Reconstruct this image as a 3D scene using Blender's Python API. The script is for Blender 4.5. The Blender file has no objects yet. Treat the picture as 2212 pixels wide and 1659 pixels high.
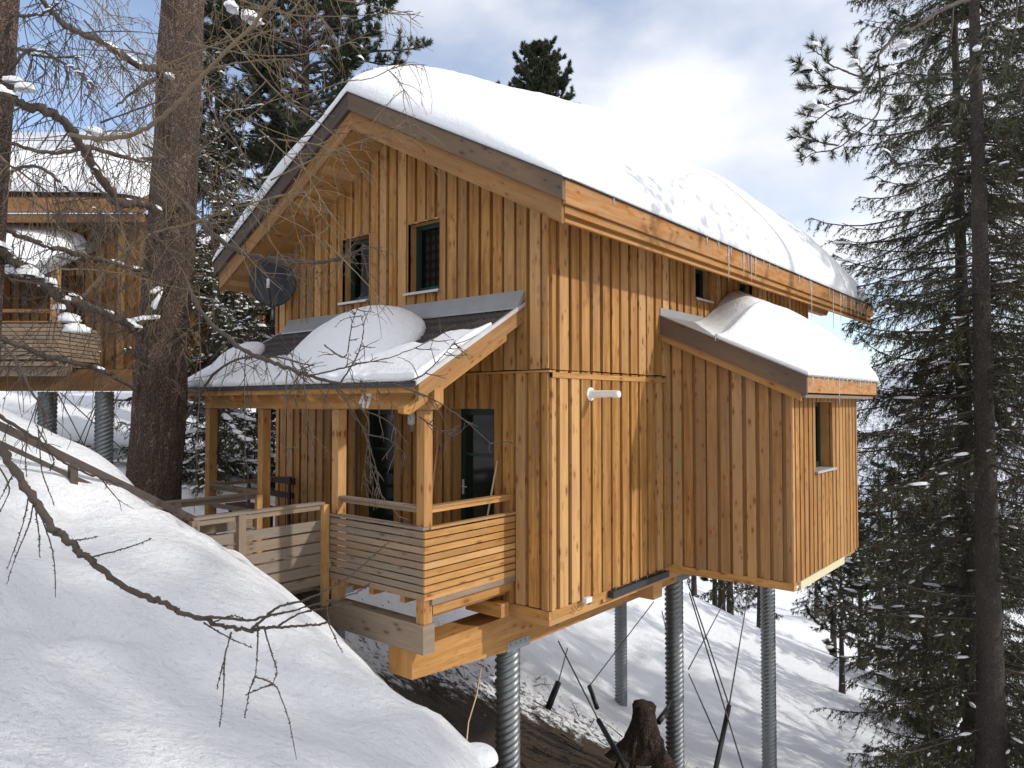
import bpy, math, random
import numpy as np
from mathutils import Vector, noise, Matrix
random.seed(7); RNG = np.random.default_rng(11)
S = bpy.context.scene; COL = S.collection
R = math.radians

# ------------------------------------------------------------------ camera
IW = 2212.0; FOC = 1552.0
YAW = R(39.6); PIT = R(1.6)
CAM = np.array([5.705, -7.676, 2.2475])
FW = np.array([-math.sin(YAW)*math.cos(PIT), math.cos(YAW)*math.cos(PIT), math.sin(PIT)])
RT = np.array([math.cos(YAW), math.sin(YAW), 0.0]); UP = np.cross(RT, FW)
def at(x, y, D=None, X=None, Y=None, Z=None):
    """surveying helper: where a sight line from the viewpoint meets a depth or a plane"""
    d = FW + RT*(x-1106)/FOC - UP*(y-829.5)/FOC
    t = D
    if X is not None: t = (X-CAM[0])/d[0]
    if Y is not None: t = (Y-CAM[1])/d[1]
    if Z is not None: t = (Z-CAM[2])/d[2]
    return CAM + d*t
cd = bpy.data.cameras.new('camera'); cam = bpy.data.objects.new('camera', cd); COL.objects.link(cam)
cam.location = CAM
cam.matrix_world = Matrix(((RT[0], UP[0], -FW[0], CAM[0]), (RT[1], UP[1], -FW[1], CAM[1]), (RT[2], UP[2], -FW[2], CAM[2]), (0, 0, 0, 1)))
cd.sensor_width = 36; cd.lens = 36*FOC/IW; cd.clip_end = 3000; cd.clip_start = .1
S.camera = cam

# ------------------------------------------------------------------ object helpers
def tag(o, label=None, cat=None, group=None, kind=None):
    if label: o['label'] = label
    if cat: o['category'] = cat
    if group: o['group'] = group
    if kind: o['kind'] = kind
    return o
def empty(name, loc, label=None, cat=None, group=None):
    o = bpy.data.objects.new(name, None); COL.objects.link(o); o.location = loc; o.empty_display_size = .1
    return tag(o, label, cat, group)
def npmesh(name, V, F, mat, parent=None, smooth=False, loc=None, attr=None, k=None):
    """V (n,3) world coordinates, F (m,k) same-size faces or list of arrays"""
    V = np.asarray(V, dtype=np.float32)
    Fs = F if isinstance(F, list) and hasattr(F[0], 'shape') else [F]
    Fs = [np.asarray(f, dtype=np.int32) for f in Fs if len(f)]
    me = bpy.data.meshes.new(name)
    nl = sum(f.size for f in Fs); nf = sum(len(f) for f in Fs)
    me.vertices.add(len(V)); me.vertices.foreach_set('co', V.ravel())
    me.loops.add(nl); me.loops.foreach_set('vertex_index', np.concatenate([f.ravel() for f in Fs]))
    st = []; off = 0
    for f in Fs:
        st.append(off + np.arange(len(f))*f.shape[1]); off += f.size
    me.polygons.add(nf); me.polygons.foreach_set('loop_start', np.concatenate(st).astype(np.int32))
    if smooth: me.polygons.foreach_set('use_smooth', np.ones(nf, dtype=bool))
    if attr is not None:
        a = me.color_attributes.new('tone', 'FLOAT_COLOR', 'POINT')
        c = np.ones((len(V), 4), dtype=np.float32); c[:, :attr.shape[1]] = attr
        a.data.foreach_set('color', c.ravel())
    me.update(calc_edges=True); me.validate()
    me.materials.append(mat)
    o = bpy.data.objects.new(name, me); COL.objects.link(o)
    if parent is not None: attach(o, parent)
    return o
def world_loc(p):
    l = Vector(p.location)
    while p.parent is not None:
        p = p.parent; l = l + Vector(p.location)
    return l
def attach(o, parent):
    # geometry is written in world coordinates: keep it there
    o.parent = parent
    wl = world_loc(parent)
    if o.type == 'MESH': o.data.transform(Matrix.Translation(-wl))
    else: o.location = Vector(o.location) - wl

class MB:
    """collects solid pieces of one part; every piece has its own wood tone and grain coordinates"""
    def __init__(s): s.v = []; s.f = []; s.uv = []; s.t = []; s.sm = []
    def face(s, idx, uv, tone, smooth=False): s.f.append(idx); s.uv.append(uv); s.t.append(tone); s.sm.append(smooth)
    def hexa(s, P, tone=None, grain=None, grey=0.0):
        """P 8 corners: bottom 0-3 ccw, top 4-7"""
        b = len(s.v); P = [Vector(p) for p in P]; s.v += P
        e = [(P[1]-P[0]), (P[3]-P[0]), (P[4]-P[0])]
        L = [x.length for x in e]
        g = L.index(max(L)) if grain is None else grain
        gd = e[g].normalized()
        o = (random.random()*60, random.random()*60)
        if tone is None: tone = (random.uniform(0, .5), grey + random.uniform(-.08, .08), random.random())
        c0 = P[0]
        for fi in ((0, 3, 2, 1), (4, 5, 6, 7), (0, 1, 5, 4), (1, 2, 6, 5), (2, 3, 7, 6), (3, 0, 4, 7)):
            n = (P[fi[1]]-P[fi[0]]).cross(P[fi[2]]-P[fi[0]])
            if n.length < 1e-9: n = (P[fi[2]]-P[fi[0]]).cross(P[fi[3]]-P[fi[0]])
            n.normalize()
            a = gd - n*gd.dot(n)
            if a.length < .3: a = (P[fi[1]]-P[fi[0]]).normalized()*.15
            else: a.normalize()
            q = n.cross(a.normalized())
            s.face([b+i for i in fi], [((P[i]-c0).dot(a)+o[0], (P[i]-c0).dot(q)+o[1]) for i in fi], tone)
    def box(s, x0, x1, y0, y1, z0, z1, tone=None, grain=None, grey=0.0):
        s.hexa([(x0, y0, z0), (x1, y0, z0), (x1, y1, z0), (x0, y1, z0), (x0, y0, z1), (x1, y0, z1), (x1, y1, z1), (x0, y1, z1)], tone, grain, grey)
    def prism(s, poly, vec, tone=None, grain=None, grey=0.0):
        """planar polygon extruded by vec"""
        b = len(s.v); poly = [Vector(p) for p in poly]; vec = Vector(vec); n = len(poly)
        s.v += poly + [p+vec for p in poly]
        o = (random.random()*60, random.random()*60)
        if tone is None: tone = (random.uniform(0, .5), grey, random.random())
        es = sorted([(poly[i]-poly[i-1]).length for i in range(n)])
        if grain is None:
            k = max(range(n), key=lambda i: (poly[i]-poly[i-1]).length); gd = (poly[k]-poly[k-1]).normalized()
            if vec.length > es[-1]: gd = vec.normalized()
        else: gd = Vector(grain).normalized()
        c0 = poly[0]
        fs = [list(range(n))[::-1], list(range(n, 2*n))] + [[i, (i+1) % n, n+(i+1) % n, n+i] for i in range(n)]
        for fi in fs:
            pts = [s.v[b+i] for i in fi]
            nn = Vector((0, 0, 0))
            for i in range(1, len(pts)-1): nn += (pts[i]-pts[0]).cross(pts[i+1]-pts[0])
            nn.normalize()
            a = gd - nn*gd.dot(nn)
            if a.length < .3: a = (pts[1]-pts[0])
            a.normalize(); q = nn.cross(a)
            s.face([b+i for i in fi], [((p-c0).dot(a)+o[0], (p-c0).dot(q)+o[1]) for p in pts], tone)
    def tube(s, path, rad, n=8, tone=None, cap=True, smooth=True):
        path = [Vector(p) for p in path]
        if not hasattr(rad, '__len__'): rad = [rad]*len(path)
        if tone is None: tone = (random.random(), 0, random.random())
        b = len(s.v); u = 0; up = Vector((0, 0, 1))
        t0 = (path[1]-path[0]).normalized()
        if abs(t0.dot(up)) > .9: up = Vector((1, 0, 0))
        a = t0.cross(up).normalized(); us = []
        for i, p in enumerate(path):
            t = (path[min(i+1, len(path)-1)]-path[max(i-1, 0)]).normalized()
            a = (a - t*a.dot(t)).normalized(); c = t.cross(a)
            if i: u += (p-path[i-1]).length
            us.append(u)
            for k in range(n):
                w = 2*math.pi*k/n; s.v.append(p + (a*math.cos(w)+c*math.sin(w))*rad[i])
        for i in range(len(path)-1):
            for k in range(n):
                k2 = (k+1) % n; cr = 2*math.pi*rad[i]/n
                s.face([b+i*n+k, b+i*n+k2, b+(i+1)*n+k2, b+(i+1)*n+k], [(us[i], k*cr), (us[i], (k+1)*cr), (us[i+1], (k+1)*cr), (us[i+1], k*cr)], tone, smooth)
        if cap:
            for base, rev in ((b, True), (b+(len(path)-1)*n, False)):
                ix = list(range(base, base+n)); ix = ix[::-1] if rev else ix
                s.face(ix, [(0, 0)]*n, tone)
    def build(s, name, mat, parent=None):
        me = bpy.data.meshes.new(name); me.from_pydata([tuple(v) for v in s.v], [], s.f)
        uvl = me.uv_layers.new(name='UVMap'); flat = [c for f in s.uv for p in f for c in p]; uvl.data.foreach_set('uv', flat)
        at_ = me.color_attributes.new('tone', 'FLOAT_COLOR', 'CORNER'); cc = []
        for f, t in zip(s.f, s.t): cc += [t[0], t[1], t[2], 1.0]*len(f)
        at_.data.foreach_set('color', cc)
        me.polygons.foreach_set('use_smooth', s.sm); me.materials.append(mat); me.update()
        o = bpy.data.objects.new(name, me); COL.objects.link(o)
        if parent is not None: attach(o, parent)
        return o

# ------------------------------------------------------------------ materials
class NT:
    def __init__(s, name):
        s.m = bpy.data.materials.new(name); s.m.use_nodes = True; s.t = s.m.node_tree; s.t.nodes.clear()
        s.out = s.n('ShaderNodeOutputMaterial'); s.b = s.n('ShaderNodeBsdfPrincipled'); s.l(s.b.outputs[0], s.out.inputs[0])
    def n(s, t, **k):
        x = s.t.nodes.new(t)
        for a, b in k.items(): setattr(x, a, b)
        return x
    def l(s, a, b): s.t.links.new(a, b)
    def set(s, n, **k):
        for a, b in k.items(): n.inputs[a.replace('_', ' ')].default_value = b
        return n
    def noise(s, vec, scale, detail=3, rough=.55, dim='3D'):
        x = s.n('ShaderNodeTexNoise'); x.noise_dimensions = dim
        x.inputs['Scale'].default_value = scale; x.inputs['Detail'].default_value = detail; x.inputs['Roughness'].default_value = rough
        if vec is not None: s.l(vec, x.inputs['Vector'])
        return x.outputs[0]
    def map(s, vec, sc=(1, 1, 1), rot=(0, 0, 0)):
        x = s.n('ShaderNodeMapping'); x.inputs['Scale'].default_value = sc; x.inputs['Rotation'].default_value = rot; s.l(vec, x.inputs['Vector']); return x.outputs[0]
    def ramp(s, f, stops, interp='LINEAR'):
        x = s.n('ShaderNodeValToRGB'); x.color_ramp.interpolation = interp
        e = x.color_ramp.elements
        while len(e) < len(stops): e.new(.5)
        for i, (p, c) in enumerate(stops):
            e[i].position = p; e[i].color = (*c, 1) if hasattr(c, '__len__') else (c, c, c, 1)
        s.l(f, x.inputs[0]); return x.outputs[0]
    def mix(s, f, a, b, mode='MIX'):
        x = s.n('ShaderNodeMix'); x.data_type = 'RGBA'; x.blend_type = mode
        for src, i in ((f, 0), (a, 6), (b, 7)):
            if isinstance(src, (int, float)): x.inputs[i].default_value = src if i == 0 else (src, src, src, 1)
            elif isinstance(src, tuple): x.inputs[i].default_value = (*src, 1)
            else: s.l(src, x.inputs[i])
        return x.outputs[2]
    def math(s, op, a, b=0.0, clamp=False):
        x = s.n('ShaderNodeMath', operation=op); x.use_clamp = clamp
        for src, i in ((a, 0), (b, 1)):
            if isinstance(src, (int, float)): x.inputs[i].default_value = src
            else: s.l(src, x.inputs[i])
        return x.outputs[0]
    def bump(s, h, strength=.3, dist=.01):
        x = s.n('ShaderNodeBump'); x.inputs['Strength'].default_value = strength; x.inputs['Distance'].default_value = dist
        s.l(h, x.inputs['Height']); s.l(x.outputs[0], s.b.inputs['Normal'])
    def base(s, c, rough=.7):
        if isinstance(c, tuple): s.b.inputs['Base Color'].default_value = (*c, 1)
        else: s.l(c, s.b.inputs['Base Color'])
        s.b.inputs['Roughness'].default_value = rough

def wood(name, light=(.58, .315, .098), dark=(.27, .118, .028), weather=(.28, .19, .112), grey_bias=0.0, knots=1.0, stain=0.0, kc=(.13, .045, .016), hc=(.27, .10, .028), bc=(.27, .105, .03)):
    m = NT(name); uv = m.n('ShaderNodeUVMap').outputs[0]
    tn = m.n('ShaderNodeVertexColor'); tn.layer_name = 'tone'
    sp = m.n('ShaderNodeSeparateColor'); m.l(tn.outputs[0], sp.inputs[0])
    r_, g_, b_ = sp.outputs[0], sp.outputs[1], sp.outputs[2]
    fine = m.noise(m.map(uv, (2.0, 70, 1)), 1, 4, .6)
    mid = m.noise(m.map(uv, (.7, 11, 1)), 1, 3, .6)
    big = m.noise(m.map(uv, (.45, 1.5, 1)), 1, 3, .5)
    c = m.mix(m.ramp(mid, [(.34, 0), (.68, 1)]), light, dark)
    c = m.mix(m.math('MULTIPLY', m.ramp(fine, [(.40, 0), (.66, 1)]), .55), c, tuple(.8*x for x in dark))
    bl = m.noise(m.map(uv, (1.3, 6, 1)), 1.7, 5, .7)
    c = m.mix(m.math('MULTIPLY', m.ramp(bl, [(.53, 0), (.68, 1)]), .7), c, bc)
    # board to board colour
    c = m.mix(m.ramp(r_, [(0, .0), (.55, .42), (.8, .52), (1, .86)]), c, tuple(.72*x for x in dark), 'MIX')
    c = m.mix(m.math('MULTIPLY', m.ramp(b_, [(.72, 0), (1, 1)]), .5), c, (.70, .43, .20))
    # weathering to grey brown, patchy, stronger on boards that carry it
    gw = m.math('ADD', m.math('MULTIPLY', m.math('SUBTRACT', big, .5), 1.6), m.math('ADD', g_, grey_bias))
    c = m.mix(m.math('MULTIPLY', gw, .85, True), c, m.mix(fine, tuple(x*1.35 for x in weather), tuple(.62*x for x in weather)))
    # orange resin bleed / water stains
    if stain:
        st = m.noise(m.map(uv, (1.0, 5.0, 1)), 2.3, 4, .65)
        c = m.mix(m.math('MULTIPLY', m.ramp(st, [(.48, 0), (.62, 1)]), stain), c, (.36, .14, .03))
    # knots
    vo = m.n('ShaderNodeTexVoronoi'); vo.inputs['Scale'].default_value = 1; m.l(m.map(uv, (5.0, 12.5, 1)), vo.inputs['Vector'])
    vr = m.n('ShaderNodeSeparateColor'); m.l(vo.outputs['Color'], vr.inputs[0])
    rad = m.math('MULTIPLY', vr.outputs[0], .27)
    k = m.math('MULTIPLY', m.math('LESS_THAN', vo.outputs['Distance'], rad), m.math('LESS_THAN', vr.outputs[1], .85*knots))
    c = m.mix(m.math('MULTIPLY', k, .85), c, kc)
    halo = m.math('MULTIPLY', m.math('LESS_THAN', vo.outputs['Distance'], m.math('MULTIPLY', rad, 2.0)), m.math('LESS_THAN', vr.outputs[1], .85*knots))
    c = m.mix(m.math('MULTIPLY', halo, .35), c, hc)
    m.base(c, .72); m.b.inputs['Specular IOR Level'].default_value = .3
    m.bump(m.math('ADD', fine, m.math('MULTIPLY', mid, .5)), .35, .006)
    return m.m
M = {}
M['clad'] = wood('cladding_wood')
M['beam'] = wood('beam_wood', light=(.60, .335, .12), dark=(.40, .195, .052), knots=.6, stain=.35)
M['soffit'] = wood('soffit_wood', light=(.50, .27, .09), dark=(.40, .20, .06), knots=.3)
M['fascia'] = wood('fascia_wood', light=(.52, .29, .12), dark=(.38, .18, .06), weather=(.2, .15, .11), knots=.5, stain=1.0)
M['barge'] = wood('barge_wood', light=(.40, .225, .09), dark=(.24, .12, .042), knots=.7, stain=.3)
M['grey'] = wood('weathered_wood', light=(.44, .29, .165), dark=(.22, .13, .07), weather=(.225, .185, .145), grey_bias=.6, knots=.6, kc=(.07, .048, .036), hc=(.15, .10, .07), bc=(.15, .105, .07))
M['rake'] = wood('rake_board_wood', light=(.15, .10, .066), dark=(.07, .045, .032), weather=(.078, .06, .052), grey_bias=.7, knots=.5, kc=(.045, .032, .026), hc=(.08, .055, .042), bc=(.075, .055, .045))
M['shadedfarbeam'] = wood('shaded_far_beam_wood', light=(.34, .19, .075), dark=(.22, .11, .04), knots=.5)  # beam wood darkened: shade from eave and trees is put into the colour
M['shadedfarwood'] = wood('shaded_far_cladding_wood', light=(.30, .16, .06), dark=(.17, .08, .026), knots=.7)  # darker cladding colour stands in for the shade on the far chalets

def plain(name, col, rough=.6, metal=0.0, var=.12, sc=6, bump=0.0, bsc=40):
    m = NT(name); tc = m.n('ShaderNodeTexCoord').outputs['Object']
    n = m.noise(tc, sc, 4, .6)
    m.base(m.mix(n, tuple(x*(1-var) for x in col), tuple(min(1, x*(1+var)) for x in col)), rough)
    m.b.inputs['Metallic'].default_value = metal
    if bump: m.bump(m.noise(tc, bsc, 4, .6), bump, .01)
    return m.m
M['green'] = plain('dark_green_paint', (.004, .026, .020), .35)
M['black'] = plain('black_plastic', (.012, .013, .016), .45, var=.3, bump=.1)
M['tar'] = plain('grey_membrane', (.03, .033, .04), .6, var=.3)
M['white'] = plain('white_enamel', (.75, .75, .74), .35, var=.04)
M['sill'] = plain('aluminium_sill', (.55, .55, .56), .35, .3)
M['zinc'] = plain('zinc_sheet', (.36, .37, .38), .42, .4, var=.25, sc=3, bump=.05)
M['edge'] = plain('dark_roof_edge', (.05, .055, .06), .5, .3)
M['tile'] = plain('dark_roof_tiles', (.045, .036, .035), .62, var=.35, sc=5, bump=.3, bsc=60)
M['dish'] = plain('anthracite_dish', (.022, .027, .036), .38, .1, var=.1)
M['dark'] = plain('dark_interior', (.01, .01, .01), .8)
M['darkred'] = plain('dark_stained_timber', (.045, .02, .014), .6, var=.3, bump=.2)
M['cable'] = plain('steel_cable', (.05, .05, .055), .5, .3)
M['stick'] = plain('broom_handle_wood', (.55, .40, .24), .5)
M['pale'] = plain('pale_board', (.62, .56, .36), .6)
# galvanised spiral steel
m = NT('galvanised_steel'); tc = m.n('ShaderNodeTexCoord').outputs['Object']
vo = m.n('ShaderNodeTexVoronoi'); vo.inputs['Scale'].default_value = 30; m.l(tc, vo.inputs['Vector'])
m.base(m.mix(m.noise(tc, 5, 4, .6), m.mix(vo.outputs['Distance'], (.16, .175, .18), (.24, .26, .27)), (.27, .29, .30)), .42); m.b.inputs['Metallic'].default_value = .75
M['galv'] = m.m
# glass
m = NT('window_glass'); m.base((.006, .008, .008), .04); tr = m.n('ShaderNodeBsdfTransparent'); tr.inputs[0].default_value = (.55, .6, .6, 1)
mx = m.n('ShaderNodeMixShader'); mx.inputs[0].default_value = .72; m.l(m.b.outputs[0], mx.inputs[1]); m.l(tr.outputs[0], mx.inputs[2]); m.l(mx.outputs[0], m.out.inputs[0]); M['glass'] = m.m
m = NT('door_glass'); m.base((.003, .012, .010), .08); M['doorglass'] = m.m
# checked curtain
m = NT('checked_curtain'); tc = m.n('ShaderNodeTexCoord').outputs['Object']
w1 = m.n('ShaderNodeTexWave'); w1.inputs['Scale'].default_value = 2.2; w1.bands_direction = 'X'; m.l(tc, w1.inputs[0])
w2 = m.n('ShaderNodeTexWave'); w2.inputs['Scale'].default_value = 2.2; w2.bands_direction = 'Z'; m.l(tc, w2.inputs[0])
c = m.mix(m.ramp(w1.outputs[1], [(.5, 0), (.6, 1)]), (.75, .68, .58), (.45, .16, .10))
c = m.mix(m.math('MULTIPLY', m.ramp(w2.outputs[1], [(.5, 0), (.6, 1)]), .6), c, (.28, .09, .06)); m.base(c, .9); M['curtain'] = m.m
# snow
def snow(name, bs=.5, dirt=0.0):
    m = NT(name); tc = m.n('ShaderNodeTexCoord').outputs['Object']
    n1 = m.noise(tc, 1.3, 5, .6); n2 = m.noise(tc, 18, 4, .6)
    c = m.mix(n1, (.80, .82, .86), (.90, .91, .93))
    if dirt:
        d = m.noise(tc, 9, 5, .75); c = m.mix(m.math('MULTIPLY', m.ramp(d, [(.64, 0), (.70, 1)]), dirt), c, (.10, .075, .05))
    m.base(c, .65); m.b.inputs['Specular IOR Level'].default_value = .25
    m.bump(m.math('ADD', m.math('MULTIPLY', n2, .6), n1), bs*1.5, .05)
    return m.m
M['snow'] = snow('snow'); M['roofsnow'] = snow('roof_snow', .35); M['treesnow'] = plain('tree_snow', (.86, .88, .91), .7, var=.04)
# ice
m = NT('ice'); m.base((.85, .88, .92), .15); m.b.inputs['Transmission Weight'].default_value = .6; m.b.inputs['IOR'].default_value = 1.31; M['ice'] = m.m
# bark
def bark(name, a, b, sc=7):
    m = NT(name); tc = m.n('ShaderNodeTexCoord').outputs['Object']
    vo = m.n('ShaderNodeTexVoronoi'); vo.feature = 'DISTANCE_TO_EDGE'; vo.inputs['Scale'].default_value = sc
    d = m.n('ShaderNodeVectorMath', operation='ADD'); nz = m.n('ShaderNodeTexNoise'); nz.inputs['Scale'].default_value = 6; m.l(tc, nz.inputs[0])
    m.l(m.map(tc, (3.2, 3.2, .55)), d.inputs[0]); m.l(nz.outputs[1], d.inputs[1]); m.l(d.outputs[0], vo.inputs['Vector'])
    n = m.noise(m.map(tc, (1, 1, .35)), 22, 5, .7)
    c = m.mix(n, tuple(x*.6 for x in a), tuple(x*1.5 for x in a))
    c = m.mix(m.ramp(m.noise(tc, 2.5, 3), [(.5, 0), (.7, .7)]), c, b)
    c = m.mix(m.ramp(vo.outputs[0], [(0, .85), (.12, 0)]), c, tuple(x*.25 for x in a))
    m.base(c, .9); m.bump(m.math('ADD', m.ramp(vo.outputs[0], [(0, 0), (.2, 1)]), m.math('MULTIPLY', n, .6)), .9, .04)
    return m.m
M['larchbark'] = bark('larch_bark', (.135, .088, .066), (.24, .165, .125), 8.5)
M['sprucebark'] = bark('spruce_bark', (.085, .068, .058), (.13, .11, .095), 9)
M['twig'] = plain('larch_twigs', (.070, .052, .040), .8, var=.4, sc=3)
M['paletwig'] = plain('young_larch_twigs', (.175, .125, .072), .75, var=.3, sc=3)
M['branch'] = plain('dark_branches', (.055, .042, .034), .85, var=.35, sc=3)
def needles(name, a, b):
    m = NT(name); tn = m.n('ShaderNodeVertexColor'); tn.layer_name = 'tone'
    sp = m.n('ShaderNodeSeparateColor'); m.l(tn.outputs[0], sp.inputs[0])
    m.base(m.mix(sp.outputs[0], a, b), .6); m.b.inputs['Specular IOR Level'].default_value = .3
    return m.m
M['needle'] = needles('spruce_needles', (.020, .025, .012), (.105, .098, .046))
M['pineneedle'] = needles('stone_pine_needles', (.022, .033, .017), (.08, .085, .042))
M['farneedle'] = needles('far_needles', (.022, .03, .018), (.05, .058, .034))
M['stump'] = bark('stump_wood', (.055, .034, .024), (.085, .05, .032), 6)
# ------------------------------------------------------------------ the chalet
chalet = empty('chalet', (0, 0, 0), 'honey coloured wooden chalet on steel pillars with snowy gable roof and covered porch', 'house')
SL = .527                                   # slope of the main roof
def roofz(x): return 7.05 - abs(x+3.2)*SL
def soff(x): return roofz(x) - .54

def clad(mb, face, plane, sgn, a0, a1, zb, zt, openings=(), pitch=.24, cover=.755, jag=.008, grey=0.0, gfun=None):
    n = max(1, round((a1-a0)/pitch)); p = (a1-a0)/n
    def piece(l, r, d0, d1, z0f, z1f, tone):
        def q(a, d, z): return (a, plane+sgn*d, z) if face == 'Y' else (plane+sgn*d, a, z)
        P = [q(l, d0, z0f(l)), q(r, d0, z0f(r)), q(r, d1, z0f(r)), q(l, d1, z0f(l)),
             q(l, d0, z1f(l)), q(r, d0, z1f(r)), q(r, d1, z1f(r)), q(l, d1, z1f(l))]
        flip = (sgn > 0) if face == 'Y' else (sgn < 0)
        if not flip: P = [P[i] for i in (3, 2, 1, 0, 7, 6, 5, 4)]
        mb.hexa(P, tone)
    def strip(l, r, d0, d1, tone, jg):
        # cut by openings, in order
        xs = [l, r]
        for o in openings:
            for e in (o[0], o[1]):
                if l+.004 < e < r-.004: xs.append(e)
        xs.sort()
        for u, v in zip(xs, xs[1:]):
            mid = (u+v)/2
            ops = sorted([(o[2], o[3]) for o in openings if o[0] < mid < o[1]])
            lo = lambda a: zb(a)+jg
            segs = []; cur = lo
            for z0, z1 in ops:
                segs.append((cur, (lambda a, z0=z0: z0))); cur = (lambda a, z1=z1: z1)
            segs.append((cur, zt))
            for f0, f1 in segs:
                if f1(mid)-f0(mid) > .01: piece(u, v, d0, d1, f0, f1, tone)
    for i in range(n):
        l = a0+i*p; g = grey + (gfun((l+p/2)) if gfun else 0)
        strip(l+.001, l+p-.001, -.012, 0, (random.uniform(.88, 1), g-.25, random.random()*.5), random.uniform(-jag, jag))
    i = 0; x = a0
    for i in range(n+1):
        c = a0+i*p + random.uniform(-.008, .008); h = p*cover/2*random.uniform(.88, 1.1)
        l, r = max(a0, c-h), min(a1, c+h)
        if i == 0: l = a0
        if i == n: r = a1
        g = grey + (gfun(c) if gfun else 0)
        strip(l, r, .0006, .044, (.55*random.uniform(0, 1)**1.2, g+random.uniform(-.14, .16), random.random()), random.uniform(-jag, jag))

# openings in the gable wall (x0, x1, z0, z1)
W1 = (-4.36, -3.66, 3.96, 5.06); W2 = (-2.70, -2.00, 3.96, 5.06)
D1 = (-3.95, -3.05, .02, 2.17); D2 = (-1.80, -.93, .02, 2.18)
mb = MB(); clad(mb, 'Y', 0, -1, -6.4, 0, lambda a: -.47, lambda a: 2.70, [D1, D2], .225, gfun=lambda a: .18 if a > -.6 else .0)
mb.build('wall', M['clad'], chalet)
mb = MB(); clad(mb, 'Y', -.03, -1, -6.41, .03, lambda a: 2.715, lambda a: soff(a), [W1, W2], .225, gfun=lambda a: .08)
mb.build('wall', M['clad'], chalet)
SW1 = (4.28, 4.92, 4.13, 4.74); SW2 = (6.30, 6.95, 4.13, 4.74)
for ya, yb in ((0, 3.24), (6.8, 10.6)):
    mb = MB(); clad(mb, 'X', 0, 1, ya, yb, lambda a: -.47, lambda a: 2.70, [], .265, gfun=lambda a: -.12)
    mb.build('wall', M['clad'], chalet)
mb = MB(); clad(mb, 'X', .03, 1, -.03, 10.6, lambda a: 2.715, lambda a: soff(.03), [SW1, SW2], .265, gfun=lambda a: -.15)
mb.build('wall', M['clad'], chalet)
# rear and far side walls, plain boarded
mb = MB(); clad(mb, 'Y', 10.6, 1, -6.4, 0, lambda a: -.47, lambda a: soff(a), [], .24); mb.build('wall', M['clad'], chalet)
mb = MB(); clad(mb, 'X', -6.4, -1, 0, 10.6, lambda a: -.47, lambda a: soff(-6.4), [], .26); mb.build('wall', M['clad'], chalet)
# trim ledge between the storeys
mb = MB(); mb.box(.006, .06, -.0, 3.19, 2.60, 2.672, grey=.1, grain=1); mb.box(-6.40, .045, -.06, -.004, 2.672, 2.70, grey=-.1, grain=0)
mb.build('storey_ledge', M['beam'], chalet)
# inner lining (keeps the rooms dark)
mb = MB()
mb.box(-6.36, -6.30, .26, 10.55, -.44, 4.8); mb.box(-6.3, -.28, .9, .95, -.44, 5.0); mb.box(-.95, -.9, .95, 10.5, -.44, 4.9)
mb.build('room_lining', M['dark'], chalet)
# floor slab edge, under-boards
mb = MB(); mb.box(-6.38, -.03, .035, 10.56, -.70, -.475, grain=1); mb.build('floor_slab', M['soffit'], chalet)
mb = MB()
mb.box(-6.38, .01, -.03, .03, -.60, -.485, grain=0); mb.box(-.028, .012, .035, .62, -.60, -.485); mb.box(-.028, .014, .95, 1.30, -.585, -.485)
mb.box(-.028, .002, 1.30, 3.2, -.64, -.49, grey=.0); mb.build('skirting_board', M['beam'], chalet)

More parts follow.
